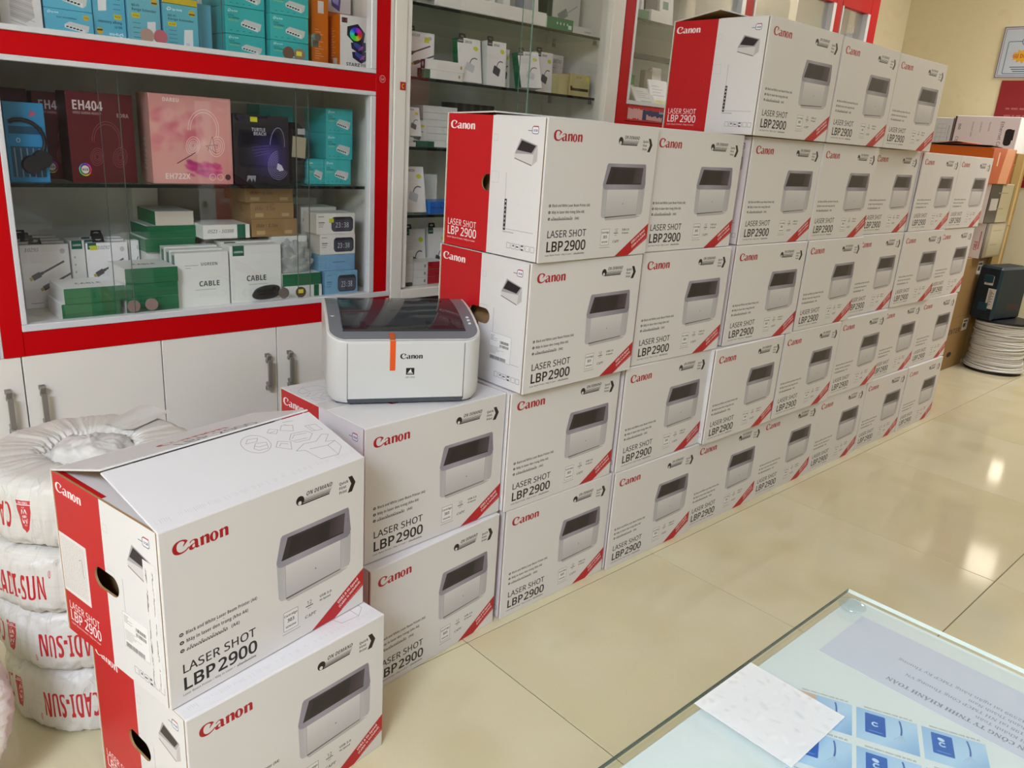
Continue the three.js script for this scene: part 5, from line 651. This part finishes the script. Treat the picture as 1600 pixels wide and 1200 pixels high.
goods('flat_cable_box', 'row of dark packets at the back of the middle shelf, right part', 'box', [2.05, 2.28, S3, 1.405, -2.62, 0.06], box6(printed(256, 256, (g, w, h) => { g.fillStyle = '#34443d'; g.fillRect(0, 0, w, h); for (let i = 0; i < 11; i++) { g.fillStyle = i % 2 ? '#4c5c54' : '#2c3833'; g.fillRect(i * 24, 0, 14, h); } }), flat(0x3b4a44, 0.5)));
{ const b = hang('white box with a looped cable print and pale tag on the second shelf', '20124', '#c9ccd2', [1.7, 1.808, S2, 1.16, -2.43, 0.035], { lean: 0.18, noTab: true, tagCol: '#d9dad6' }); }
goods('document_sleeve', 'blue folder box beside the looped cable box on the second shelf', 'box', [1.82, 1.96, S2, 1.04, -2.425, 0.1], box6(printed(128, 64, (g, w, h) => { g.fillStyle = '#1567c8'; g.fillRect(0, 0, w, h); g.fillStyle = '#0d4b9a'; g.fillRect(0, 28, w, 6); }), flat(0x2f86d8, 0.35))); for (let i = 0; i < 2; i++) goods('adapter_box', ['white box upright behind the blue folder box', 'second white box upright behind the blue folder box'][i], 'box', [1.82 + i * 0.068, 1.882 + i * 0.07, S2, 1.13, -2.56, 0.05], white2);
hang('white cable box with a black hang tab on the bottom shelf, left', '', '#3c3f44', [1.768, 1.87, S1, 0.925, -2.5, 0.03], { lean: 0.1, tagCol: '#17624a' }); hang('white cable box with a black hang tab on the bottom shelf, right', '', '#3c3f44', [1.885, 1.98, S1, 0.928, -2.5, 0.03], { lean: 0.1, tagCol: '#17624a' });
for (let i = 0; i < 5; i++) goods('flat_cable_box', 'thin white box in the left pile of the bottom shelf, ' + ['lowest', 'second', 'third', 'fourth', 'top'][i], 'box', [1.67, 1.746, S1 + 0.012 + i * 0.0245, S1 + 0.012 + i * 0.0245 + 0.024, -2.42, 0.08], white1, { group: 'thin white boxes' }); goods('flat_cable_box', 'dark grey strip box under the left pile of the bottom shelf', 'box', [1.69, 1.742, S1, S1 + 0.0118, -2.415, 0.08], flat(0x5a5348, 0.6));
for (let i = 0; i < 3; i++) goods('red_white_box', 'white box with a red front in the pile on the bottom shelf, ' + ['lowest', 'middle', 'top'][i], 'box', [1.75, 1.9, S1 + i * 0.0285, S1 + i * 0.0285 + 0.028, -2.42, 0.1], box6(printed(192, 48, (g, w, h) => { g.fillStyle = '#dedfd8'; g.fillRect(0, 0, w, h); g.fillStyle = '#b3121d'; g.fillRect(84, 0, 108, h); g.fillStyle = '#777'; g.fillRect(62, 14, 9, 20); }), white1), { group: 'red fronted boxes' });
// third cabinet: loose packets
{
  const gp = { group: 'packets in the red cabinet' }, pk = (label, a, m, o = {}) => goods('packaged_cable', label, 'packet', a, m, { ...gp, ...o }), sheet = (c) => printed(128, 128, (g, w, h) => { g.fillStyle = '#efefec'; g.fillRect(0, 0, w, h); g.fillStyle = '#b9bfc4'; for (let i = 0; i < 4; i++) g.fillRect(20, 26 + i * 14, 50 + (i * 23) % 40, 4); g.fillStyle = c; g.fillRect(30, 92, 70, 12); });
  const pl = box6(sheet('#7fc6a4'), white1), py = box6(sheet('#d7dc2a'), white1);
  for (let i = 0; i < 3; i++) pk(['white sleeve leaning at the left end of the red cabinet floor', 'second leaning white sleeve on the red cabinet floor', 'third leaning white sleeve on the red cabinet floor'][i], [2.82 + i * 0.03, 2.9 + i * 0.035, 1.4565, 1.545, -2.425 - i * 0.016, 0.008], white1, { lean: 0.35, roll: -0.06 });
  pk('white sleeve with a green line, leaning back in front on the red cabinet floor', [2.93, 3.07, 1.4565, 1.555, -2.39, 0.006], pl, { lean: 0.6 }); pk('white sleeve with a yellow line, leaning on the red cabinet floor', [3.05, 3.19, 1.4565, 1.585, -2.41, 0.008], py, { lean: 0.3 });
  pk('white carton lying on the red cabinet floor under the green packet', [2.965, 3.055, 1.4565, 1.556, -2.53, 0.05], white1); pk('bright green packet on top of a white carton in the red cabinet', [2.955, 3.055, 1.557, 1.598, -2.53, 0.05], flat(0x1d9c3c, 0.45)); pk('dark green packet topping the bright green one in the red cabinet', [2.96, 3.03, 1.599, 1.645, -2.535, 0.04], flat(0x16402c, 0.5));
  pk('grey brown bagged plug standing between white sleeves in the red cabinet', [3.09, 3.14, 1.4565, 1.625, -2.5, 0.03], flat(0x8d8676, 0.4)); pk('white packet standing at the right part of the red cabinet floor', [3.16, 3.23, 1.4565, 1.64, -2.5, 0.03], white1, { lean: 0.1 });
  const ring = printed(128, 160, (g, w, h) => { g.fillStyle = '#eceeed'; g.fillRect(0, 0, w, h); g.strokeStyle = '#a9adb0'; g.lineWidth = 20; g.beginPath(); g.ellipse(64, 80, 36, 46, 0.2, 0, 7); g.stroke(); });
  pk('green packet lying flat at the front of the upper shelf, red cabinet', [2.84, 2.96, 1.8145, 1.85, -2.41, 0.04], flat(0x1f7a3e, 0.45)); pk('white packet lying beside the green one on the upper shelf, red cabinet', [2.966, 3.09, 1.8145, 1.86, -2.41, 0.04], white1, { ry: 0.1 }); pk('white bag with a grey ring print on the upper shelf, red cabinet', [2.88, 3.0, 1.8145, 1.965, -2.47, 0.03], box6(ring, white1), { lean: 0.1 });
  pk('dark bag beside the ring printed one on the upper shelf, red cabinet', [3.01, 3.09, 1.8145, 1.95, -2.475, 0.03], flat(0x4a4844, 0.4)); pk('white box with a green spot on the upper shelf, red cabinet', [3.1, 3.2, 1.8145, 1.98, -2.46, 0.04], box6(printed(96, 128, (g, w, h) => { g.fillStyle = '#e2e4e0'; g.fillRect(0, 0, w, h); g.fillStyle = '#1f6a44'; g.fillRect(20, 50, 40, 26); }), white2), { lean: 0.08 });
}

// ---------------------------------------------------------------- the far right corner
const cartonPrint = (words, hole) => std({ map: tex(320, 288, (g, w, h) => { g.fillStyle = '#8f6e3c'; g.fillRect(0, 0, w, h); seed = 14; speckle(g, w, h, 160, ['#7d5f33', '#9d7b46'], 1, 5, 0.4); if (words) text(g, words, 24, 90, 40, { style: 'bold', color: '#43321d', fit: 190 }); g.fillStyle = '#d9d3c4'; g.fillRect(230, 20, 62, 66); g.fillStyle = '#4a443a'; g.fillRect(238, 30, 44, 8); g.fillRect(238, 46, 30, 22); }), roughness: 0.8 });
goods('cardboard_carton', 'brown cardboard carton on the floor at the far end, beside the cable reel', 'box', [5.38, 5.88, 0.0005, 0.355, -1.725, 0.36], box6(cartonPrint('PRINTER'), kraft), { r: 0.002 }); { const c = scene.getObjectByName('cardboard_carton'); const e = new THREE.CylinderGeometry(0.03, 0.03, 0.002, 24); e.scale(1.3, 1, 0.55); e.rotateX(PI / 2); mesh('hand_hole', e, flat(0x2a2018, 0.9), c, -0.02, 0.1, 0.1805); }
goods('cardboard_carton', 'brown cardboard carton, second in the far stack, under the white cable boxes', 'box', [5.4, 5.9, 0.3555, 0.74, -1.725, 0.36], box6(cartonPrint(''), kraft), { r: 0.002 });
const cableSide = printed(256, 256, (g, w, h) => { g.fillStyle = '#dcd8d2'; g.fillRect(0, 0, w, h); g.strokeStyle = '#8b8f96'; g.lineWidth = 3; for (let i = 0; i < 5; i++) { g.beginPath(); g.moveTo(150, 30 + i * 44); g.lineTo(206, 30 + i * 44); g.stroke(); } g.strokeRect(150, 30, 56, 176); g.beginPath(); g.moveTo(178, 30); g.lineTo(178, 206); g.stroke(); text(g, 'CABLE', 236, 200, 22, { rot: -PI / 2, color: '#b02a35', style: 'bold' }); g.fillStyle = '#b5505a'; g.fillRect(240, 60, 4, 130); });
const cableFront = (dark) => printed(256, 192, (g, w, h) => { g.fillStyle = dark ? '#26221e' : '#7d7358'; g.fillRect(0, 0, w, h); g.fillStyle = dark ? '#a39875' : '#a0946f'; dark ? g.fillRect(120, 0, 130, h) : g.fillRect(70, 8, 170, 176); g.fillStyle = '#7d745c'; g.fillRect(90, 40, 110, 5); g.fillRect(90, 120, 90, 5); if (dark) { g.fillStyle = '#a8a49a'; g.fillRect(24, 70, 80, 60); } else { g.fillStyle = '#3a2730'; g.fillRect(0, 0, 26, h); } });  // fronts of white boxes drawn dim olive, their shade put into the colour
goods('cable_pull_box', 'white cable pull box with a small grid table, above the brown cartons', 'box', [5.63, 6.02, 0.7405, 0.965, -1.69, 0.34], box6(cableFront(false), cableSide), { r: 0.003 }); goods('cable_pull_box', 'black and white cable pull box under the orange box', 'box', [5.53, 5.97, 0.9655, 1.205, -1.685, 0.34], box6(cableFront(true), white1), { r: 0.003 });
{
  const b = goods('orange_carton', 'orange cable carton with open flap and torn tape, top of the far stack', 'box', [5.38, 5.8, 1.2055, 1.415, -1.675, 0.38], box6(printed(256, 160, (g, w, h) => { g.fillStyle = '#a8471a'; g.fillRect(0, 0, w, h); g.fillStyle = '#c98a5f'; g.beginPath(); g.moveTo(150, 0); g.lineTo(246, 0); g.lineTo(240, 60); g.lineTo(220, 160); g.lineTo(120, 160); g.lineTo(132, 70); g.fill(); g.fillStyle = '#d8b38f'; g.fillRect(64, 18, 12, 62); }), flat(0xe0700e, 0.45), flat(0xd9a083, 0.5)), { r: 0.003 });  // front face a darker orange than the ends, its shade painted in
  const f = mesh('open_flap', cbox(0.42, 0.004, 0.17, 0.001), flat(0xd29a80, 0.6), b, 0, 0.222, -0.11); f.rotation.x = -0.14; const f2 = mesh('open_flap', cbox(0.2, 0.003, 0.36, 0.001), flat(0x3a2a20, 0.7), b, -0.14, 0.214, 0); f2.rotation.z = -0.03;
  const r = new THREE.TorusGeometry(0.012, 0.0018, 8, 20); mesh('tape_curl', r, flat(0xb06a42, 0.3), b, 0.213, 0.11, 0.19);
}
const eth = printed(384, 200, (g, w, h) => { g.fillStyle = '#d7cfcf'; g.fillRect(0, 0, w, h); text(g, 'Ethernet Cable', 276, 24, 28, { rot: PI / 2, color: '#35303a' }); for (let i = 0; i < 3; i++) text(g, ['Standard Cable', 'Conductor', 'Warranty'][i], 110 + i * 50, 30, 13, { rot: PI / 2, color: '#6d6870' }); text(g, 'ISO', 28, 44, 22, { rot: PI / 2, style: 'bold', color: '#333' }); text(g, 'CE', 24, 120, 26, { rot: PI / 2, color: '#333' }); g.fillStyle = '#131114'; g.beginPath(); g.roundRect(312, 66, 44, 96, 18); g.fill(); g.fillRect(330, 70, 34, 60); poly(g, [[0, 0], [12, 0], [8, h], [0, h]], '#4a3038'); });
goods('ethernet_cable_box', 'white network cable box with a black pull hole, standing on the tan carton stack', 'box', [6.05, 6.42, 1.3975, 1.622, -1.766, 0.405], M6(white1, eth, white1, white1, white2, white2), { r: 0.003 }); goods('ethernet_cable_box', 'white network cable box with a printed table, left of its holed neighbour', 'box', [6.05, 6.42, 1.3975, 1.606, -2.174, 0.12], M6(white1, printed(192, 256, (g, w, h) => { g.fillStyle = '#c9cbcc'; g.fillRect(0, 0, w, h); g.strokeStyle = '#8d9298'; g.lineWidth = 2; for (let i = 0; i < 6; i++) { g.beginPath(); g.moveTo(30, 50 + i * 36); g.lineTo(130, 50 + i * 36); g.stroke(); } for (let i = 0; i < 3; i++) { g.beginPath(); g.moveTo(30 + i * 50, 50); g.lineTo(30 + i * 50, 230); g.stroke(); } text(g, 'Network cable', 152, 60, 20, { rot: PI / 2, color: '#666' }); }), white1, white1, flat(0x4a3a40, 0.6), white2), { r: 0.003 });
for (const [y0, y1, n] of [[0.0005, 0.46, 'lowest'], [0.4605, 0.93, 'middle'], [0.9305, 1.397, 'top']]) { const b = goods('tall_carton', `tan taped cardboard carton against the end wall, ${n} of three stacked`, 'box', [6.045, 6.27, y0, y1, -1.735, 0.6], flat(0x94793f, 0.85), { r: 0.002, group: 'tan cartons at the end wall' }); slab(b, 'packing_tape', std({ color: 0xc2a36a, roughness: 0.25 }), 0.03, 0.07, 0.004, y1 - y0 - 0.004, 0.3001, 0.3006, 0.0001); }
// cable reel with a tool case on it
{
  const t = thing('cable_reel', 'black reel wound with white cable on the floor at the far end', 'cable reel', 5.93, 0, -1.54, 0.3);
  mesh('flange', new THREE.CylinderGeometry(0.17, 0.17, 0.012, 48), black1, t, 0, 0.006, 0); mesh('flange', new THREE.CylinderGeometry(0.172, 0.172, 0.012, 48), black1, t, 0, 0.344, 0); mesh('core', new THREE.CylinderGeometry(0.08, 0.08, 0.33, 32), black1, t, 0, 0.175, 0);
  seed = 55; const loops = []; for (let i = 0; i < 30; i++) { const y = 0.022 + i * 0.0104, R = 0.155 + (y < 0.09 ? (0.09 - y) * 0.35 : 0) + rr(-0.004, 0.006), a = rr(-0.03, 0.03), pts = []; for (let k = 0; k < 36; k++) { const s = (k / 36) * 2 * PI; pts.push(new THREE.Vector3(Math.cos(s) * R, y + a * Math.cos(s + i) * R * 1.6 + 0.002 * Math.sin(3 * s + i), Math.sin(s) * R)); } loops.push(new THREE.TubeGeometry(new THREE.CatmullRomCurve3(pts, true), 48, 0.0062, 7, true)); }
  mesh('cable_winding', mergeGeometries(loops), flat(0xd8d5ca, 0.4), t); mesh('cable_drum', new THREE.CylinderGeometry(0.148, 0.165, 0.31, 36), flat(0xb5b1a4, 0.6), t, 0, 0.175, 0);
  const c = thing('tool_case', 'dark blue green plastic tool case with white labels standing on the cable reel', 'tool case', 5.9, 0.351, -1.6, -0.2);
  const body = std({ map: tex(256, 288, (g, w, h) => { g.fillStyle = '#06202c'; g.fillRect(0, 0, w, h); text(g, 'BOSCH', 120, 240, 42, { style: 'bold', color: '#5a161c', fit: 110 }); g.fillStyle = '#0b2e3a'; g.fillRect(0, 0, 6, h); g.strokeStyle = '#04141c'; g.lineWidth = 5; g.strokeRect(30, 26, 190, 170); }), roughness: 0.5 }), bs = flat(0x061c28, 0.5);
  mesh('case_body', cbox(0.34, 0.345, 0.15, 0.014), M6(bs, bs, bs, bs, body, bs), c, 0, 0, 0); slab(c, 'case_seam', flat(0x071c25, 0.6), -0.1705, 0.1705, 0.01, 0.335, -0.004, 0.004); slab(c, 'case_latch', flat(0x123b48, 0.4), -0.176, -0.168, 0.06, 0.11, -0.03, 0.03, 0.003); slab(c, 'case_latch', flat(0x123b48, 0.4), -0.176, -0.168, 0.24, 0.29, -0.03, 0.03, 0.003);
  const lab = printed(64, 160, (g, w, h) => { g.fillStyle = '#c9c6be'; g.fillRect(0, 0, w, h); g.fillStyle = '#55504c'; for (let i = 0; i < 12; i++) g.fillRect(12, 12 + i * 11, 14 + (i * 13) % 28, 5); }); const l1 = mesh('white_label', cbox(0.05, 0.13, 0.001, 0.0002), M6(white1, white1, white1, white1, lab, white1), c, -0.1706, 0.075, 0.038); l1.rotation.y = -PI / 2; const l2 = mesh('white_label', cbox(0.055, 0.06, 0.001, 0.0002), M6(white1, white1, white1, white1, lab, white1), c, -0.1706, 0.225, 0.005); l2.rotation.y = -PI / 2;
  solo('wall_socket_box', cbox(0.06, 0.1, 0.05, 0.006), flat(0xb9b39c, 0.6), 'small beige box on the floor against the end wall behind the reel', 'box', 6.38, 0.0005, -1.6);
}
// posters on the end wall
{
  const p1 = printed(1024, 330, (g, w, h) => {
    g.fillStyle = '#b9c3cb'; g.fillRect(0, 0, w, h); g.strokeStyle = '#5a4a55'; g.lineWidth = 5; g.strokeRect(4, 4, w - 8, h - 8); g.strokeStyle = '#7d4a55'; g.lineWidth = 3; g.strokeRect(16, 16, w - 32, h - 32); text(g, 'TIÊU CHÍ PHỤC VỤ'.replace('Ụ', 'U').replace('Ụ', 'U'), 150, 66, 46, { style: 'bold', color: '#b0303a' }); g.strokeStyle = '#2f4a66'; g.lineWidth = 4;
    for (let i = 0; i < 4; i++) { const x = 46 + i * 240; rrect(g, x, 96, 220, 206, 8, null, '#2f4a66', 4); g.fillStyle = '#b9c3cb'; g.beginPath(); g.arc(x + 110, 96, 24, 0, 7); g.fill(); g.stroke(); text(g, String(i + 1), x + 110, 108, 34, { align: 'center', style: 'bold', color: '#2f4a66' }); const c = [['#d8a42c', '#b8322a'], ['#4a9a6a', '#2a6a9a'], ['#c8702a', '#8a2a5a'], ['#3a7ab8', '#b8322a']][i]; g.fillStyle = c[0]; g.beginPath(); for (let k = 0; k < 24; k++) { const r = k % 2 ? 52 : 78, a = k * 0.2618; g.lineTo(x + 110 + r * Math.cos(a), 190 + r * 0.62 * Math.sin(a)); } g.fill(); text(g, ['SU DUNG', 'TU VAN', 'BAO HANH', 'GIAO HANG'][i], x + 110, 202, 36, { align: 'center', style: 'bold', color: c[1], fit: 130 }); g.fillStyle = '#3c4650'; for (let k = 0; k < 3; k++) g.fillRect(x + 40 + k * 12, 258 + k * 14, 140 - k * 24, 5); }
  }, 0.35);
  const a = mesh(numbered('wall_poster'), cbox(1.0, 0.33, 0.008, 0.001), M6(white1, white1, white1, white1, p1, white1), scene, X1 - 0.005, 1.895, -1.62); a.rotation.y = -PI / 2; tag(a, 'pale blue notice board with numbered boxes on the end wall', 'poster');
  const p2 = printed(512, 512, (g, w, h) => { g.fillStyle = '#8a1a22'; g.fillRect(0, 0, w, h); seed = 71; g.fillStyle = '#c99a94'; text(g, 'NOI QUY', 300, 90, 52, { align: 'center', style: 'bold', color: '#d8b0aa' }); for (let y = 130; y < 480; y += 34) { let x = 60; while (x < 440) { const l = rr(14, 50); g.globalAlpha = 0.55; g.fillRect(x, y, l, 8); x += l + 10; } } g.globalAlpha = 1; }, 0.4);
  const b = mesh(numbered('wall_poster'), cbox(0.54, 0.7, 0.006, 0.001), M6(flat(0x8a1a22), flat(0x8a1a22), flat(0x8a1a22), flat(0x8a1a22), p2, white1), scene, X1 - 0.004, 1.18, -1.792); b.rotation.y = -PI / 2; tag(b, 'dark red poster with pale lines of text below the pale blue notice board', 'poster');
}
// unseen lit panels on the end wall, inferred from bright spots mirrored in the floor
[[1.47, 1.73, -1.5, -1.31, 'upper'], [0.78, 0.93, -1.51, -1.43, 'lower']].forEach(([y0, y1, z0, z1, n]) => {
  const t = thing('lit_panel', `unseen lit white panel on the end wall beyond the frame, ${n} of two`, 'sign', X1 - 0.02, y0, (z0 + z1) / 2, -PI / 2), w = z1 - z0, h = y1 - y0;
  slab(t, 'lit_panel_case', flat(0xc9c6be, 0.5), -w / 2 - 0.008, w / 2 + 0.008, -0.008, h + 0.008, -0.018, 0.004); slab(t, 'lit_panel_face', std({ color: 0xffffff, emissive: 0xfff0d4, emissiveIntensity: 3.2, roughness: 0.5 }), -w / 2, w / 2, 0, h, 0.004, 0.006, 0.0003);
  const l = new THREE.RectAreaLight(0xfff0d4, 1.2, w, h); l.name = 'lit_panel_light'; l.position.set(0, h / 2, 0.008); l.rotation.y = PI; t.add(l);
});

// ---------------------------------------------------------------- the desk in front
{
  const DX = 1.0, DZ = -0.36, Y = 0.745;
  const t = thing('desk', 'white desk whose glass covered top shows in the lower right corner', 'desk', 0.5, 0, 0.02), wm = std({ color: 0xe3e9e7, roughness: 0.55 });
  slab(t, 'desk_top', wm, -0.52, DX - 0.5 - 0.0005, Y - 0.034, Y - 0.0085, DZ + 0.006 - 0.02, 0.42, 0.002);
  for (const [x, z] of [[-0.46, -0.3], [0.42, -0.3], [-0.46, 0.36], [0.42, 0.36]]) slab(t, 'leg', flat(0xd4d4ce, 0.5), x - 0.025, x + 0.025, 0, Y - 0.0345, z - 0.025, z + 0.025, 0.003);
  const G = thing('glass_sheet', 'clear glass sheet with greenish edges lying over the desk top papers', 'glass', 0.5, Y - 0.007, 0.02);
  const m = slab(G, 'glass_plate', std({ color: 0xfbfdfc, roughness: 0.0, transmission: 1, ior: 1.5 }), -0.53, DX - 0.5, 0, 0.007, DZ - 0.02, 0.43, 0.0012);
  slab(G, 'glass_edge', std({ color: 0x4c5a52, roughness: 0.15 }), -0.53, DX - 0.5, 0.0008, 0.0062, DZ - 0.0207, DZ - 0.0202, 0.0001); slab(G, 'glass_edge', std({ color: 0xe6ede9, roughness: 0.15 }), DX - 0.5 + 0.0002, DX - 0.5 + 0.0007, 0.0008, 0.0062, DZ - 0.02, 0.43, 0.0001);
  const d = new THREE.LatheGeometry([[0, 0.0052], [0.006, 0.0052], [0.008, 0.004], [0.0125, 0.0046], [0.0165, 0.0018], [0.0175, 0]].map(([a, b]) => new THREE.Vector2(a, b)), 40);
  solo('rubber_pad', d, std({ color: 0xe2ebec, roughness: 0.08, transmission: 0.85, thickness: 0, side: THREE.DoubleSide }), 'clear round rubber pad at the far corner of the desk glass', 'pad', 0.963, Y, -0.338);
  // papers between desk top and glass
  const bill = printed(900, 360, (g, w, h) => {
    g.fillStyle = '#d3d7e4'; g.fillRect(0, 0, w, h); const c = '#767c90';
    const L = (s, y, size, fit, st) => text(g, s, 130, y * 0.88, size * 0.72, { color: c, fit: fit * 0.86, style: st ?? '' , font: 'serif' });
    L('TÀI KHOAN CÔNG TY TNHH KHÁNH TOÀN', 70, 40, 640, 'bold'); L('- Công ty TNHH Khánh Toàn', 112, 30, 330); L('- STK: 1188890198 tai NH TMCP Công Thuong VN', 152, 30, 600); L('Nam Dinh - chi nhánh Thành Nam', 192, 30, 380); L('- STK: 0781284742599 tai ngân hàng TMCP Ky Thuong', 232, 30, 660); L('Viêt Nam', 272, 30, 110);
  }, 0.6);
  const b = solo('paper_sheet', cbox(0.305, 0.0004, 0.118, 0.0001), M6(white1, white1, bill, white1, white1, white1), 'pale lavender printed note sheet under the desk glass', 'paper', 0.903, Y - 0.0082, -0.17, PI / 2);
  const cells = printed(1024, 1365, (g, w, h) => {
    g.fillStyle = '#e3e9e6'; g.fillRect(0, 0, w, h); seed = 19;
    for (let r = 0; r < 4; r++) for (let c = 0; c < 3; c++) {
      const x = 20 + c * 334, y = 40 + r * 334, q = g.createLinearGradient(x, y, x + 320, y + 270); q.addColorStop(0, '#9cc3e4'); q.addColorStop(0.6, '#b9d8ee'); q.addColorStop(1, '#86b4dd'); g.fillStyle = q; g.fillRect(x, y, 312, 268);
      text(g, 'SP GIA RE BAO HANH CHINH HANG', x + 290, y - 26, 19, { rot: PI, color: '#4a4d52', fit: 250 });
      if (c || r) { rrect(g, x + 45, y + 28, 104, 168, 6, c + r === 1 ? '#0d5fb8' : '#1466bd'); g.strokeStyle = '#cfe2f2'; g.lineWidth = 9; g.beginPath(); g.arc(x + 97, y + 110, 15, 0.6, 5.6); g.stroke(); if ((c + r) % 2 === 0) { g.fillStyle = '#cfe2f2'; g.beginPath(); g.ellipse(x + 92, y + 72, 18, 13, 0.4, 0, 7); g.fill(); } g.fillStyle = '#6fa6da'; g.fillRect(x + 62, y + 170, 70, 6); } else { g.fillStyle = '#d9bca4'; g.fillRect(x + 10, y + 2, 110, 90); }
      g.strokeStyle = '#2f62ae'; g.lineWidth = 9; g.beginPath(); g.moveTo(x + 222, y + 18); g.quadraticCurveTo(x + 236, y + 80, x + 226, y + 140); g.stroke(); g.strokeStyle = '#a9c4da'; g.lineWidth = 4; for (let k = 0; k < 5; k++) { g.beginPath(); g.moveTo(x + 226, y + 140); g.lineTo(x + 190 + k * 18, y + 190); g.stroke(); }
    }
  }, 0.6);
  // its first cell starts at (0.757, -0.307); columns run along (0.42, 0.91)
  const ry = -1.135, ux = Math.cos(ry), uz = -Math.sin(ry), vx = Math.sin(ry), vz = Math.cos(ry), W = 0.196, H = 0.2613, ox = 0.7605, oz = -0.312;
  solo('product_leaflet', cbox(W, 0.0004, H, 0.0001), M6(white1, white1, cells, white1, white1, white1), 'blue and white product leaflet with a grid of pictures under the desk glass', 'leaflet', ox + ux * W / 2 + vx * H / 2, Y - 0.0078, oz + uz * W / 2 + vz * H / 2, ry);
  // square of clouded clear film on the glass, its white glare put into the colour
  const film = std({ color: 0xf4f5f2, roughness: 0.22, transparent: true, opacity: 0.8, alphaMap: null, bumpScale: 0.0004 });
  const blot = new THREE.CanvasTexture(canvasOf(512, 512, (g, w, h) => { g.fillStyle = '#d6d6d6'; g.fillRect(0, 0, w, h); seed = 23; g.filter = 'blur(5px)'; for (let i = 0; i < 130; i++) { g.globalAlpha = 0.5 * rnd(); g.fillStyle = rnd() < 0.45 ? '#6a6a6a' : '#f6f6f6'; g.beginPath(); g.ellipse(rnd() * w, rnd() * h, rr(3, 34), rr(2, 15), rnd() * 3, 0, 7); g.fill(); } g.filter = 'none'; g.globalAlpha = 1; }));
  film.alphaMap = blot; film.bumpMap = blot; film.opacity = 0.8;
  solo('clear_film', cbox(0.111, 0.0004, 0.112, 0.0001), film, 'square of clouded clear plastic film stuck on the desk glass, glare painted white', 'film', 0.69, Y + 0.0001, -0.3);
}

// give every cabinet and other group its origin at its base
const bb = new THREE.Box3(), ctr = new THREE.Vector3();
scene.updateMatrixWorld(true);
for (const o of scene.children) if (o.isGroup && o.userData.category === 'cabinet') { bb.setFromObject(o); bb.getCenter(ctr); for (const c of o.children) { c.position.x -= ctr.x; c.position.z -= ctr.z; c.position.y -= bb.min.y; } o.position.set(ctr.x, bb.min.y, ctr.z); }

renderer.render(scene, camera);
